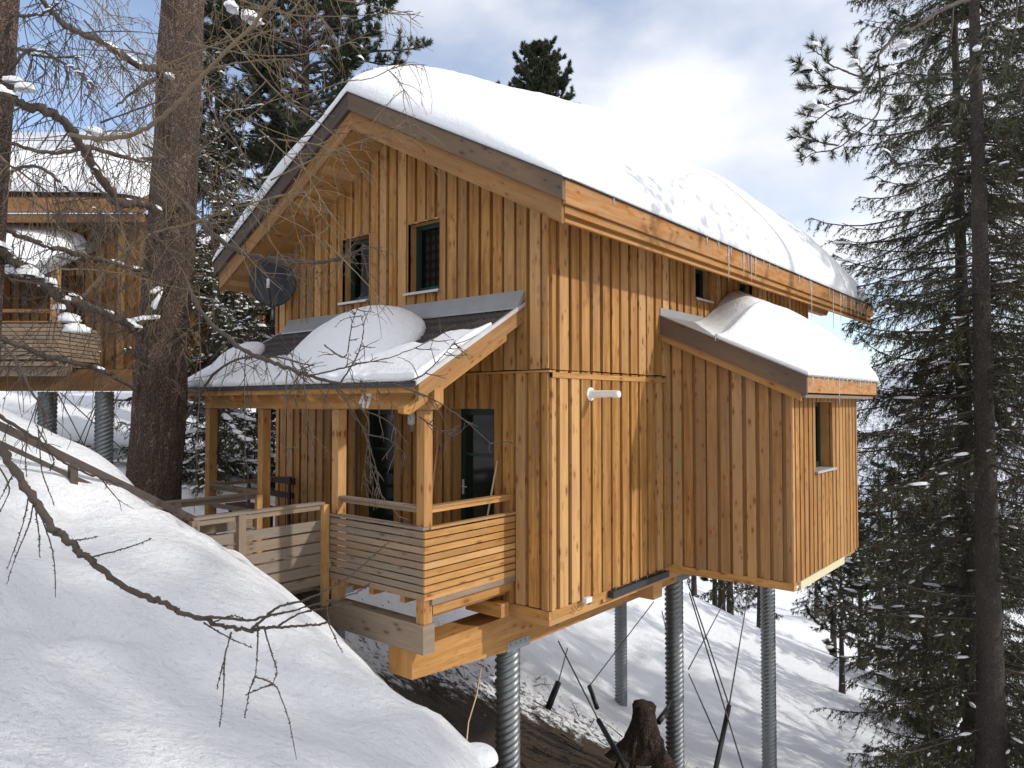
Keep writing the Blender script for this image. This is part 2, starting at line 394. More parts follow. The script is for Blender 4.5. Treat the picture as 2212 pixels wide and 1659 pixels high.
def window(x0, x1, z0, z1, face, plane, sgn, curtain=False, sill=True, depth=.17, hinge=True):
    """recessed green framed window; plane = outer face of the boards"""
    def bx(mb, a0, a1, d0, d1, c0, c1, **k):
        p, q = sorted((plane-sgn*d0, plane-sgn*d1))
        if face == 'Y': mb.box(a0, a1, p, q, c0, c1, **k)
        else: mb.box(p, q, a0, a1, c0, c1, **k)
    w = MB()      # reveal
    t = .022
    bx(w, x0-t, x0, .004, depth+.08, z0-t, z1+t, grain=2); bx(w, x1, x1+t, .004, depth+.08, z0-t, z1+t, grain=2)
    bx(w, x0, x1, .006, depth+.08, z1, z1+t); bx(w, x0, x1, .006, depth+.08, z0-t, z0)
    win = w.build('window', M['soffit'], chalet)
    f = MB(); g = .075; e = .003
    bx(f, x0+e, x0+g, depth, depth+.06, z0+e, z1-e); bx(f, x1-g, x1-e, depth, depth+.06, z0+e, z1-e)
    bx(f, x0+g, x1-g, depth+.001, depth+.059, z1-g, z1-e); bx(f, x0+g, x1-g, depth+.001, depth+.059, z0+e, z0+g*1.5)
    bx(f, x0+g, x0+g+.03, depth+.012, depth+.05, z0+g*1.5, z1-g); bx(f, x1-g-.03, x1-g, depth+.012, depth+.05, z0+g*1.5, z1-g)
    f.build('frame', M['green'], win)
    p = MB(); bx(p, x0+g+.03, x1-g-.03, depth+.028, depth+.034, z0+g*1.5, z1-g); p.build('pane', M['glass'], win)
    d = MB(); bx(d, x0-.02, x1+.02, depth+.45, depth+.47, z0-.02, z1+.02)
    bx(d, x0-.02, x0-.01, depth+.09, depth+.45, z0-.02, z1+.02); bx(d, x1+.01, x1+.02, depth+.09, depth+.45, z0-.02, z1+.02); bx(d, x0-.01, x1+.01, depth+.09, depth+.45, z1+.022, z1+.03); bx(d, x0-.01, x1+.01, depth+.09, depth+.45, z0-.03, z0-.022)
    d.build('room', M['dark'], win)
    if sill:
        s = MB(); bx(s, x0-.06, x1+.02, -.05, depth, z0+.001, z0+.018); bx(s, x0-.06, x1+.02, -.053, -.05, z0-.02, z0+.018); s.build('sill', M['sill'], win)
    if curtain:
        V = []; F = []; n = 40
        a0, a1 = x0+g, x1-g
        for i in range(n+1):
            a = a0+(a1-a0)*i/n; dd = depth+.11+.018*math.sin(i*1.1)+.008*math.sin(i*2.3)
            for z in (z0+.03, z1-.03):
                V.append((a, plane-sgn*dd, z) if face == 'Y' else (plane-sgn*dd, a, z))
        F = [(2*i, 2*i+2, 2*i+3, 2*i+1) for i in range(n)]
        npmesh('curtain', V, F, M['curtain'], win, smooth=True)
    return win
window(*W1, 'Y', -.074, -1); window(*W2, 'Y', -.074, -1, curtain=True)
window(*SW1, 'X', .075, 1, depth=.15); window(*SW2, 'X', .075, 1, depth=.15)

def door(x0, x1, z0, z1):
    w = MB(); t = .022; d = .24
    w.box(x0-t, x0, .0, d, z0, z1+t, grain=2); w.box(x1, x1+t, .0, d, z0, z1+t, grain=2); w.box(x0, x1, .002, d, z1, z1+t)
    dr = w.build('door', M['soffit'], chalet)
    f = MB(); g = .095; y0, y1 = d-.05, d
    f.box(x0+.003, x0+g, y0, y1, z0+.02, z1-.003); f.box(x1-g, x1-.003, y0, y1, z0+.02, z1-.003)
    f.box(x0+g, x1-g, y0+.001, y1, z1-g, z1-.003); f.box(x0+g, x1-g, y0+.001, y1, z0+.02, z0+.02+g*1.6)
    f.box(x0+g, x1-g, y0+.004, y1-.004, 1.48, 1.52)
    f.build('frame', M['green'], dr)
    p = MB(); p.box(x0+g, x1-g, y0+.02, y0+.03, z0+.02+g*1.6, 1.48); p.box(x0+g, x1-g, y0+.02, y0+.03, 1.52, z1-g); p.build('pane', M['doorglass'], dr)
    h = MB(); h.tube([(x0+.05, y0, 1.02), (x0+.05, y0-.05, 1.02), (x0+.17, y0-.055, 1.02)], .009, 8); h.box(x0+.03, x0+.07, y0-.006, y0, .9, 1.12); h.build('handle', M['sill'], dr)
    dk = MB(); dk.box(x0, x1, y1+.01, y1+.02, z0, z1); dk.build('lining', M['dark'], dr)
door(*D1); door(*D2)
mb = MB(); mb.box(-4.02, -3.955, -.05, -.03, .0, 2.16, grain=2); mb.build('door_trim', M['darkred'], chalet)

# ---- main roof
YN, YF = -.87, 13.7
XR, XL = .84, -7.24
mb = MB()      # deck + soffit slabs
for s_ in (1, -1):
    xe = XR if s_ > 0 else XL
    P0 = -3.2
    def pt(x, y, dz): return (x, y, roofz(x)+dz)
    a, b = (P0, xe-.05*s_)
    # structural slab
    L = [pt(a, YN+.07, -.28), pt(b, YN+.07, -.28), pt(b, YF-.07, -.28), pt(a, YF-.07, -.28), pt(a, YN+.07, -.05), pt(b, YN+.07, -.05), pt(b, YF-.07, -.05), pt(a, YF-.07, -.05)]
    if s_ < 0: L = [L[i] for i in (1, 0, 3, 2, 5, 4, 7, 6)]
    mb.hexa(L, grain=1)
    # soffit boards between the wall and the verge, each a narrow board along the ridge direction
    x = P0
    n = 26
    for i in range(n):
        u = a+(b-a)*i/n+.0015*s_; v = a+(b-a)*(i+1)/n-.0015*s_
        for (y0, y1) in ((YN+.12, -.06), (-.06, YF-.1)):
            if y0 > -.1 and not (v > -.1 or u < -6.3 or True): continue
            L = [pt(u, y0, -.535), pt(v, y0, -.535), pt(v, y1, -.535), pt(u, y1, -.535), pt(u, y0, -.50), pt(v, y0, -.50), pt(v, y1, -.50), pt(u, y1, -.50)]
            if s_ < 0: L = [L[i] for i in (1, 0, 3, 2, 5, 4, 7, 6)]
            mb.hexa(L, grain=1)
roof = mb.build('roof', M['soffit'], chalet)
def rake(y0, y1, top, bot, xa, xb, mat, nm, grey=0.0):
    m_ = MB()
    for a, b in ((xa, -3.2), (-3.2, xb)):
        L = [(a, y0, roofz(a)+bot), (b, y0, roofz(b)+bot), (b, y1, roofz(b)+bot), (a, y1, roofz(a)+bot),
             (a, y0, roofz(a)+top), (b, y0, roofz(b)+top), (b, y1, roofz(b)+top), (a, y1, roofz(a)+top)]
        m_.hexa(L, grey=grey, grain=0)
    return m_.build(nm, mat, roof)
rake(YN, YN+.065, -.012, -.275, XL, XR, M['rake'], 'verge_board')
rake(YN+.066, YN+.115, -.28, -.565, XL+.1, XR-.06, M['barge'], 'barge_board', .0)
rake(YF-.065, YF, -.012, -.275, XL, XR, M['rake'], 'verge_board')
rake(YF-.115, YF-.066, -.28, -.565, XL+.1, XR-.06, M['barge'], 'barge_board')
m_ = MB()
for a, b in ((XL-.03, -3.2), (-3.2, XR+.03)):
    for y0, y1 in ((YN-.025, YN+.14), (YF-.14, YF+.025)):
        L = [(a, y0, roofz(a)-.010), (b, y0, roofz(b)-.010), (b, y1, roofz(b)-.010), (a, y1, roofz(a)-.010), (a, y0, roofz(a)+.002), (b, y0, roofz(b)+.002), (b, y1, roofz(b)+.002), (a, y1, roofz(a)+.002)]
        m_.hexa(L)
for x0, x1 in ((XR-.2, XR+.03), (XL-.03, XL+.2)):
    L = [(x0, YN+.14, roofz(x0)-.008), (x1, YN+.14, roofz(x1)-.008), (x1, YF-.14, roofz(x1)-.008), (x0, YF-.14, roofz(x0)-.008), (x0, YN+.14, roofz(x0)+.01), (x1, YN+.14, roofz(x1)+.01), (x1, YF-.14, roofz(x1)+.01), (x0, YF-.14, roofz(x0)+.01)]
    m_.hexa(L)
m_.build('drip_edge', M['edge'], roof)
# eave fascia: short runs of stained board, then stepped battens below
for x0, x1, nm in ((XR-.045, XR, 'eave_board'), (XL, XL+.045, 'eave_board')):
    m_ = MB(); z1 = roofz(XR)-.02
    y = YN+.066
    while y < YF-.07:
        y2 = min(YF-.07, y+4.1); m_.box(x0, x1, y, y2-.004, z1-.285, z1, grain=1, grey=-.05); y = y2
    m_.build(nm, M['fascia'], roof)
m_ = MB(); z1 = roofz(XR)-.31
m_.box(XR-.13, XR-.05, YN+.12, YF-.12, z1-.09, z1-.002, grain=1, grey=.05); m_.box(XR-.21, XR-.131, YN+.12, YF-.12, z1-.15, z1-.03, grain=1, grey=.1)
m_.build('eave_batten', M['beam'], roof)
m_ = MB(); m_.box(XL+.05, XL+.13, YN+.12, YF-.12, z1-.09, z1-.002, grain=1); m_.build('eave_batten', M['beam'], roof)
# rear purlins carrying the overhang
for x, z in ((-.14, soff(-.14)-.135), (-3.2, 6.35), (-6.2, soff(-6.2)-.14)):
    m_ = MB(); m_.prism([(x-.08, 10.63, z-.13), (x-.08, 12.6, z-.13), (x-.08, 12.75, z-.02), (x-.08, 12.75, z+.11), (x-.08, 10.63, z+.11)], (.16, 0, 0)); m_.build('purlin', M['beam'], roof)

# ---- side extension
EX, EY0, EY1 = 2.06, 3.24, 6.78
def ez(x): return 3.74-.446*x           # its roof surface
ext = MB()
clad(ext, 'Y', EY0, -1, .03, EX+.028, lambda a: -.40, lambda a: ez(a)-.30, [], .215, cover=.76, gfun=lambda a: .22+.30*a/2)
exw = ext.build('extension_wall', M['clad'], chalet)
ext = MB(); EW = (4.30, 5.24, 1.16, 2.28)
clad(ext, 'X', EX, 1, EY0-.024, EY1, lambda a: -.42, lambda a: ez(EX)-.29, [EW], .215, cover=.74, gfun=lambda a: -.05+.12*(a-3)/3)
ext.build('extension_wall', M['clad'], chalet)
ext = MB(); clad(ext, 'Y', EY1, 1, .0, EX, lambda a: -.40, lambda a: ez(a)-.3, [], .22); ext.build('extension_wall', M['clad'], chalet)
window(*EW, 'X', EX+.045, 1, depth=.2)
m_ = MB(); m_.box(.05, EX+.05, EY0-.045, EY0+.06, -.52, -.402, grain=0); m_.box(.05, EX-.01, EY0+.065, EY1-.05, -.50, -.425, grain=1); m_.build('extension_floor', M['beam'], chalet)
m_ = MB(); m_.box(EX-.005, EX+.034, 3.55, 5.9, -.56, -.44, grain=1); m_.build('bottom_board', M['pale'], chalet)
XE = 2.40; RY0, RY1 = 2.94, 7.04
m_ = MB()
def ehex(m_, x0, x1, y0, y1, t, b, grain=None, grey=0.0):
    m_.hexa([(x0, y0, ez(x0)+b), (x1, y0, ez(x1)+b), (x1, y1, ez(x1)+b), (x0, y1, ez(x0)+b), (x0, y0, ez(x0)+t), (x1, y0, ez(x1)+t), (x1, y1, ez(x1)+t), (x0, y1, ez(x0)+t)], grain=grain, grey=grey)
ehex(m_, .06, XE-.05, RY0+.05, RY1-.05, -.04, -.30, 1)
eroof = m_.build('extension_roof', M['soffit'], chalet)
m_ = MB(); ehex(m_, .06, XE, RY0, RY0+.048, -.012, -.30, 0, -.1); m_.build('verge_board', M['rake'], eroof)
m_ = MB(); ehex(m_, .06, XE, RY1-.048, RY1, -.012, -.30, 0); m_.build('verge_board', M['rake'], eroof)
m_ = MB(); ehex(m_, .06, XE-.1, RY0+.05, RY0+.1, -.25, -.42, 0, .1); m_.build('barge_board', M['soffit'], eroof)
m_ = MB(); m_.box(XE-.048, XE-.001, RY0+.05, RY1-.05, ez(XE)-.255, ez(XE)-.02, grain=1); m_.build('eave_board', M['fascia'], eroof)
m_ = MB(); m_.box(XE-.12, XE-.05, RY0+.1, RY1-.1, ez(XE)-.33, ez(XE)-.258, grain=1, grey=.3); m_.build('eave_batten', M['grey'], eroof)
m_ = MB(); ehex(m_, .06, XE+.03, RY0-.02, RY1+.02, .01, -.008); m_.build('roof_sheet', M['zinc'], eroof)
m_ = MB(); m_.box(.078, .09, RY0, RY1, 3.70, 3.83); m_.build('flashing', M['zinc'], eroof)

# ---- porch
porch = MB()
for i in range(14):
    porch.box(-5.9, -.6, -1.70+i*.121, -1.70+i*.121+.115, -.03, 0, grain=0, grey=.3)
deck = porch.build('porch_deck', M['grey'], chalet)
m_ = MB()
for x in [-5.8, -5.2, -4.6, -4.0, -3.4, -2.8, -2.2, -1.6, -1.0]: m_.box(x-.04, x+.04, -1.68, -.03, -.19, -.032, grain=1)
m_.box(-.72, -.62, -1.53, -.03, -.30, -.17, grain=1); m_.build('joists', M['beam'], chalet)
m_ = MB(); m_.box(-.70, -.56, -1.6, -.03, -.165, -.085, grain=1, grey=.2); m_.build('edge_board', M['grey'], chalet)
def post(x0, x1, y0, y1, z0, z1, grey=0.0):
    p = MB(); p.box(x0, x1, y0, y1, z0, z1, grey=grey, grain=2); p.build('post', M['beam'], chalet)
post(-.735, -.60, -1.70, -1.565, -.385, 2.17, .12)
post(-2.41, -2.275, -1.70, -1.565, -.385, 2.17, .1)
post(-4.26, -4.125, -1.70, -1.565, -.385, 2.17)
post(-5.86, -5.725, -1.70, -1.565, -.385, 2.17)
m_ = MB(); m_.prism([(-5.87, -1.72, 2.18), (-.50, -1.72, 2.18), (-.41, -1.72, 2.25), (-.41, -1.72, 2.45), (-5.87, -1.72, 2.45)], (0, .15, 0)); m_.build('porch_beam', M['beam'], chalet)
for x0, x1 in ((-4.6, -.59),):
    m_ = MB(); m_.box(x0, x1, -1.72, -1.53, -.735, -.388, grain=0, grey=.25); m_.build('cross_beam', M['grey'], chalet)
m_ = MB(); m_.box(-5.9, -4.62, -1.72, -1.53, -.735, -.388, grain=0, grey=.25); m_.build('cross_beam', M['grey'], chalet)
m_ = MB(); m_.box(-.9, -.73, -1.52, -.04, -.37, -.2, grain=1, grey=.1); m_.box(-4.0, -2.5, -.35, -.15, -.48, -.2, grain=0); m_.build('bearer', M['beam'], chalet)
m_ = MB(); m_.tube([(-.95, -.55, -.42), (-.55, -.55, -.42)], .0, 8) if False else m_.box(-1.2, -.55, -.34, -.18, -.60, -.42, grain=0); m_.build('wall_bearer', M['beam'], chalet)
# number on the beam
cu = bpy.data.curves.new('number', 'FONT'); cu.body = '47'; cu.size = .235; cu.extrude = .006; cu.space_character = 1.05; cu.offset = .007
ob = bpy.data.objects.new('tmp', cu); COL.objects.link(ob); bpy.context.view_layer.update()
dg = bpy.context.evaluated_depsgraph_get(); me = bpy.data.meshes.new_from_object(ob.evaluated_get(dg)); bpy.data.objects.remove(ob)
xs = [v.co.x for v in me.vertices]; ys = [v.co.y for v in me.vertices]
for v in me.vertices:
    x, y, z = v.co; v.co = (-1.80+(x-min(xs))*1.02, -1.727-z, 2.19+(y-min(ys))*1.1)
me.materials.clear(); me.materials.append(M['white'])
num = bpy.data.objects.new('house_number', me); COL.objects.link(num); attach(num, chalet)
# porch roof
PX0, PX1, PY = -6.05, -.37, -2.03
def pz(y): return 3.64 + y*.562
def phex(m_, x0, x1, y0, y1, t, b, grain=None, grey=0.0):
    m_.hexa([(x0, y0, pz(y0)+b), (x1, y0, pz(y0)+b), (x1, y1, pz(y1)+b), (x0, y1, pz(y1)+b), (x0, y0, pz(y0)+t), (x1, y0, pz(y0)+t), (x1, y1, pz(y1)+t), (x0, y1, pz(y1)+t)], grain=grain, grey=grey)
m_ = MB()
for i in range(18):
    y0 = PY+.02+i*(1.94/18); phex(m_, PX0+.06, PX1-.05, y0, y0+1.94/18-.003, -.055, -.08, 0)
proof = m_.build('porch_roof', M['soffit'], chalet)
# tiles: courses across the slope with a wave profile
nx, ncourse = 380, 8
V = []; F = []
for c_ in range(ncourse):
    ya = PY-.03 + (1.93-.0)*c_/ncourse; yb = PY-.03 + 1.93*(c_+1)/ncourse + .02
    base_i = len(V)
    rows = [(ya, -.022), (ya, .018), ((ya+yb)/2, .0), (yb, -.015)]
    for (y, dz) in rows:
        for i in range(nx+1):
            x = PX0+(PX1-PX0)*i/nx; ph = (x-PX0)/.115*2*math.pi
            V.append((x, y, pz(y)+dz+(.014*math.sin(ph) if dz > -.02 else .0)))
    for r in range(len(rows)-1):
        for i in range(nx): F.append((base_i+r*(nx+1)+i, base_i+r*(nx+1)+i+1, base_i+(r+1)*(nx+1)+i+1, base_i+(r+1)*(nx+1)+i))
npmesh('roof_tiles', V, F, M['tile'], proof, smooth=False)
m_ = MB(); phex(m_, PX1-.055, PX1, PY+.02, -.06, -.02, -.23, 1, .12); m_.build('verge_board', M['barge'], proof)
m_ = MB(); phex(m_, PX0, PX0+.055, PY+.02, -.06, -.02, -.23, 1); m_.build('verge_board', M['beam'], proof)
m_ = MB(); phex(m_, PX1-.02, PX1+.02, PY-.03, -.058, .035, -.018); m_.build('verge_trim', M['sill'], proof)
m_ = MB(); phex(m_, PX0-.02, PX0+.02, PY-.03, -.058, .035, -.018); m_.build('verge_trim', M['sill'], proof)
m_ = MB(); m_.box(PX0+.05, PX1-.05, PY-.0, PY+.035, pz(PY)-.12, pz(PY)-.03, grain=0); m_.build('eave_board', M['beam'], proof)
m_ = MB(); m_.box(PX0, PX1, PY-.045, PY-.003, pz(PY)-.055, pz(PY)-.015); m_.build('gutter_strip', M['edge'], proof)
for i in range(9):                       # rafters with cut tails
    x = -5.95 + i*(5.36/8); m_ = MB(); w = .11
    y0 = PY-.0 if i < 8 else PY-.12
    y0 = PY+.06 if i < 8 else PY-.10
    poly = [(x, y0+.05, pz(y0+.05)-.27), (x, y0, pz(y0)-.20), (x, y0, pz(y0)-.235+.1), (x, -.06, pz(-.06)-.10), (x, -.06, pz(-.06)-.27)]
    if i == 8: poly = [(x, y0+.10, pz(y0+.10)-.375), (x, y0, pz(y0)-.30), (x, y0, pz(y0)-.235), (x, -.30, pz(-.30)-.235), (x, -.30, pz(-.30)-.375)]
    m_.prism(poly, (w if i < 8 else .10, 0, 0)); m_.build('rafter', M['beam'], proof)
m_ = MB(); m_.hexa([(PX0+.1, -.24, pz(-.24)+.02), (PX1+.01, -.24, pz(-.24)+.02), (PX1+.01, -.085, 3.66), (PX0+.1, -.085, 3.66), (PX0+.1, -.24, pz(-.24)+.045), (PX1+.01, -.24, pz(-.24)+.045), (PX1+.01, -.077, 3.80), (PX0+.1, -.077, 3.80)])
m_.build('flashing', M['zinc'], proof)
# wire snow guards
for i in range(17):
    x = -5.55+i*.165; y = -1.35; z = pz(y)
    m_ = MB(); m_.tube([(x, y-.06, z+.03), (x-.05, y, z+.14), (x, y+.02, z+.17), (x+.045, y, z+.14), (x+.02, y-.06, z+.03)], .009, 5); m_.build('snow_guard', M['edge'], proof)

# ---- slatted railings
def slats_y(mb, x0, x1, y, z0=-.09, n=9, p=.092, grey=0.0):
    for i in range(n): mb.box(x0, x1, y-.028, y, z0+i*p, z0+i*p+.074, grain=0, grey=grey+(-.35 if i == 0 else 0))
def slats_x(mb, y0, y1, x, z0=-.09, n=9, p=.092, grey=0.0):
    for i in range(n): mb.box(x-.028, x, y0, y1, z0+i*p, z0+i*p+.074, grain=1, grey=grey+(-.35 if i == 0 else 0))
m_ = MB(); slats_y(m_, -2.40, -.587, -1.702, grey=.22); m_.box(-2.40, -.565, -1.75, -1.64, .745, .775, grain=0, grey=.6)
rl = m_.build('railing', M['grey'], chalet)
m_ = MB(); m_.box(-2.27, -.74, -1.66, -1.60, .93, .985, grain=0, grey=-.2); m_.box(-2.27, -.737, -1.685, -1.585, .985, 1.012, grain=0, grey=.5); m_.build('handrail', M['grey'], rl)
m_ = MB(); slats_x(m_, -1.730, -.03, -.558, grey=.0); m_.box(-.62, -.545, -1.64, -.03, .745, .775, grain=1, grey=.3)
rl = m_.build('railing', M['beam'], chalet)
m_ = MB(); m_.box(-.70, -.62, -1.56, -.05, .93, .985, grain=1, grey=-.2); m_.box(-.72, -.60, -1.56, -.05, .985, 1.012, grain=1, grey=.3); m_.build('handrail', M['beam'], rl)
# left bay: open rails
m_ = MB(); m_.box(-5.72, -4.27, -1.67, -1.61, .84, .90, grain=0); m_.box(-5.72, -4.27, -1.70, -1.58, .90, .93, grain=0, grey=.4); m_.box(-5.72, -4.27, -1.66, -1.62, .55, .62, grain=0, grey=.3)
m_.box(-5.83, -5.77, -1.56, -.05, .88, .93, grain=1); m_.box(-5.72, -4.27, -1.66, -1.62, .25, .32, grain=0, grey=.3)
m_.build('railing', M['grey'], chalet)

# ---- main beams, pillars, bracing
for x0, x1 in ((-1.27, -.85), (-5.6, -5.2)):
    m_ = MB()
    poly = [(x0, -1.66, -1.10), (x0, .24, -1.235), (x0, 11.6, -1.235), (x0, 11.6, -.737), (x0, -1.66, -.737)]
    b_ = MB(); b_.prism(poly, (x1-x0, 0, 0), grain=(0, 1, 0)); b_.build('main_beam', M['beam'], chalet)
m_ = MB(); m_.box(-6.3, -.05, 2.9, 3.2, -.95, -.71, grain=0); m_.build('bearer', M['beam'], chalet)

def pillar(x, y, z0, z1, parent, r=.172, bracket=True):
    n, turns = 36, 11.0
    rows = int((z1-z0)/.022); V = np.zeros((rows+1, n, 3)); th = np.arange(n)*2*math.pi/n
    for i in range(rows+1):
        z = z0+(z1-z0)*i/rows
        ph = 5*th - z*2*math.pi/.098        # four start helix
        rr = r + .014*np.clip(np.cos(ph)*1.5, -1, 1)
        V[i, :, 0] = x+np.cos(th)*rr; V[i, :, 1] = y+np.sin(th)*rr; V[i, :, 2] = z
    ii, kk = np.meshgrid(np.arange(rows), np.arange(n), indexing='ij'); k2 = (kk+1) % n
    F = np.stack([ii*n+kk, ii*n+k2, (ii+1)*n+k2, (ii+1)*n+kk], -1).reshape(-1, 4)
    o = npmesh('steel_pillar', V.reshape(-1, 3), F, M['galv'], parent, smooth=True)
    if bracket:
        b = MB(); b.box(x-.24, x+.212, y-.26, y+.26, z1-.0, z1+.02)
        b.box(x+.206, x+.216, y-.26, y+.24, z1+.02, z1+.14)
        for q in (-.18, -.06, .04, .15): b.tube([(x+.216, y+q, z1+.10), (x+.224, y+q, z1+.10)], .016, 8)
        b.build('bracket', M['galv'], o)
    return o
for (x, y, zb) in ((-1.06, .40, -4.2), (-1.06, 5.60, -6.6), (-1.06, 10.75, -8.2), (-5.4, 10.75, -7.5), (-5.4, .6, -3.8), (-5.4, 5.6, -5.6)):
    pillar(x, y, zb, -1.257, chalet)
# second, dark post just behind the first pillar
m_ = MB(); m_.tube([(-1.30, .55, -4.2), (-1.30, .55, -1.24)], .06, 12); m_.build('downpipe', M['black'], chalet)
def cable(a, b, r=.014):
    m_ = MB(); m_.tube([a, b], r, 6); return m_.build('brace_cable', M['cable'], chalet)
# ------------------------------------------------------------------ terrain
CP = []
def cp(px, py, D): CP.append(tuple(at(px, py, D=D)))
def cw(x, y, z): CP.append((x, y, z))
# near snow bank (its crest and its face towards the viewpoint)
for a in [(0, 915, 9.6), (130, 965, 9.0), (270, 1025, 8.3), (430, 1152, 7.3), (565, 1246, 6.9), (650, 1315, 6.65), (700, 1368, 6.5), (781, 1428, 6.25), (852, 1490, 6.0), (931, 1546, 5.7), (984, 1584, 5.5), (1030, 1612, 5.25),
          (0, 1659, 3.0), (300, 1659, 3.2), (600, 1659, 3.5), (900, 1659, 4.15), (0, 1300, 4.6), (250, 1250, 5.4), (450, 1400, 5.0), (700, 1550, 4.75), (0, 1080, 6.6), (180, 1120, 6.9)]: cp(*a)
cw(5.7, -7.7, .55); cw(4, -9, 1.2); cw(8, -8, -.4); cw(0, -10, 2.8); cw(-5, -9, 4.0); cw(3.4, -4.4, -.75); cw(4.6, -5.0, -.9); cw(6.5, -5, -1.6)
# behind the crest it drops away under porch and house
cw(-.4, -2.5, -.95); cw(.6, -2.6, -1.45); cw(1.6, -2.8, -1.75); cw(2.8, -3.1, -1.9); cw(-1.6, -2.3, -.45); cw(-2.9, -2.3, -.35); cw(-3.3, -3.4, -.15)
cw(-4.5, -3.5, .75); cw(-5.6, -2.6, .55); cw(-8, -2, .5); cw(-7, -5, 2.2)
cw(-1, .4, -3.35); cw(-3.5, .2, -2.5); cw(-6, .4, -1.9); cw(1.5, .3, -3.6); cw(-1, 3, -4.25); cw(-1, 5.6, -5.55); cw(-.95, 10.6, -7.15); cw(-5.4, 10.7, -6.5); cw(-5, 5, -4.6)
cw(3.5, 5.5, -6.1); cw(3.5, 12.5, -8.4); cw(8, 3, -6.3); cw(-8.5, 3, -1.6); cw(-9, 8, -3.6)
cp(500, 1085, 17); cw(-11.5, 2.2, .0)
for a in [(0, 1000, 19), (290, 1010, 19), (0, 835, 34), (290, 842, 34), (1480, 1300, 40), (1600, 1352, 38), (1900, 1482, 34), (2130, 1600, 30), (1400, 1290, 42), (1480, 1255, 70), (1740, 1300, 70), (2200, 1330, 70), (1740, 1235, 120), (2200, 1240, 120), (600, 900, 55), (0, 780, 60), (900, 1000, 60)]: cp(*a)
cw(20, 0, -11); cw(30, 30, -26); cw(18, -20, -4); cw(-20, -20, 5.5); cw(-60, 10, 5); cw(-60, 60, -6); cw(60, 60, -40); cw(60, -30, -18); cw(-60, -40, 8)
CPA = np.array(CP); _P = CPA[:, :2]; _n = len(_P)
def _U(r2): return np.where(r2 > 1e-12, .5*r2*np.log(np.maximum(r2, 1e-12)), 0)
_K = _U(((_P[:, None]-_P[None])**2).sum(-1)) + np.eye(_n)*.02
_A = np.zeros((_n+3, _n+3)); _A[:_n, :_n] = _K; _A[:_n, _n] = 1; _A[:_n, _n+1:] = _P; _A[_n, :_n] = 1; _A[_n+1:, :_n] = _P.T
_W = np.linalg.solve(_A, np.concatenate([CPA[:, 2], np.zeros(3)]))
def ground(x, y):
    x = np.atleast_1d(np.asarray(x, float)); y = np.atleast_1d(np.asarray(y, float)); out = np.empty(x.shape).ravel(); X = x.ravel(); Y = y.ravel()
    for i in range(0, len(X), 20000):
        q = np.stack([X[i:i+20000], Y[i:i+20000]], -1)
        out[i:i+20000] = _U(((q[:, None]-_P[None])**2).sum(-1)) @ _W[:_n] + _W[_n] + q @ _W[_n+1:]
    return out.reshape(x.shape)
def gz(x, y): return float(ground(x, y)[0])
N = 420
s_ = np.linspace(-1, 1, N); axx = -1 + 2.2*np.sinh(4.3*s_); axy = -1 + 2.2*np.sinh(4.3*s_)
GX, GY = np.meshgrid(axx, axy, indexing='ij'); GZ = ground(GX, GY)
H = np.zeros_like(GZ); SX = GX.ravel(); SY = GY.ravel(); hz = H.ravel()
# wind and slide texture of the near snow: soft ridges running down the fall line, crust and pits
for i in range(len(SX)):
    x, y = SX[i], SY[i]; r = math.hypot(x-2, y+5)
    if r < 40:
        f = 1.0 if r < 12 else max(0, 1-(r-12)/28)
        u = (x*.94+y*.34); v = (y*.94-x*.34)
        a = noise.noise(Vector((u*.35, v*1.1, 3.1)))*.05 + noise.noise(Vector((u*.8, v*3.2, 7.7)))*.028 + noise.noise(Vector((u*2.2, v*7, 1.3)))*.016 + noise.noise(Vector((x*6, y*6, 1.3)))*.008
        a += abs(noise.noise(Vector((x*1.3, y*1.3, 9.2))))*.04-.03
        b = noise.noise(Vector((x*.7, y*.7, 22.0)))
        if b > .0: a += (b-.0)*.26*noise.noise(Vector((x*3.1, y*3.1, 5.0)))
        hz[i] = a*f
    if r >= 12: hz[i] += noise.noise(Vector((x*.12, y*.12, 0)))*min(1.2, (r-12)*.06)
GZ = GZ + hz.reshape(GZ.shape)
ii, kk = np.meshgrid(np.arange(N-1), np.arange(N-1), indexing='ij')
F = np.stack([ii*N+kk, (ii+1)*N+kk, (ii+1)*N+kk+1, ii*N+kk+1], -1).reshape(-1, 4)
# ground material: snow, bare earth where the house keeps the snow off
m = NT('snow_ground'); ge = m.n('ShaderNodeNewGeometry').outputs['Position']
n1 = m.noise(ge, 1.1, 5, .6); n2 = m.noise(ge, 14, 4, .6); n3 = m.noise(ge, 3.2, 6, .72)
sc_ = m.mix(n1, (.80, .82, .86), (.90, .91, .93))
sx = m.n('ShaderNodeSeparateXYZ'); m.l(ge, sx.inputs[0])
# distance field of a soft oval around the dry patch
dx = m.math('DIVIDE', m.math('ADD', sx.outputs[0], 1.4), 4.0); dy = m.math('DIVIDE', m.math('SUBTRACT', sx.outputs[1], 3.2), 4.6)
dd = m.math('ADD', m.math('MULTIPLY', dx, dx), m.math('MULTIPLY', dy, dy))
f1 = m.ramp(m.math('ADD', dd, m.math('MULTIPLY', m.math('SUBTRACT', n3, .5), 2.2)), [(.85, 1), (1.0, 0)])
dx2 = m.math('DIVIDE', m.math('ADD', sx.outputs[0], 3.2), 5.2); dy2 = m.math('DIVIDE', m.math('SUBTRACT', sx.outputs[1], 4.2), 5.6)
dd2 = m.math('ADD', m.math('MULTIPLY', dx2, dx2), m.math('MULTIPLY', dy2, dy2))
n5 = m.noise(ge, 5.5, 6, .8)
f2 = m.ramp(m.math('ADD', dd2, m.math('MULTIPLY', m.math('SUBTRACT', n5, .42), 6.5)), [(.35, 1), (.55, 0)])
f = m.math('MAXIMUM', f1, f2)
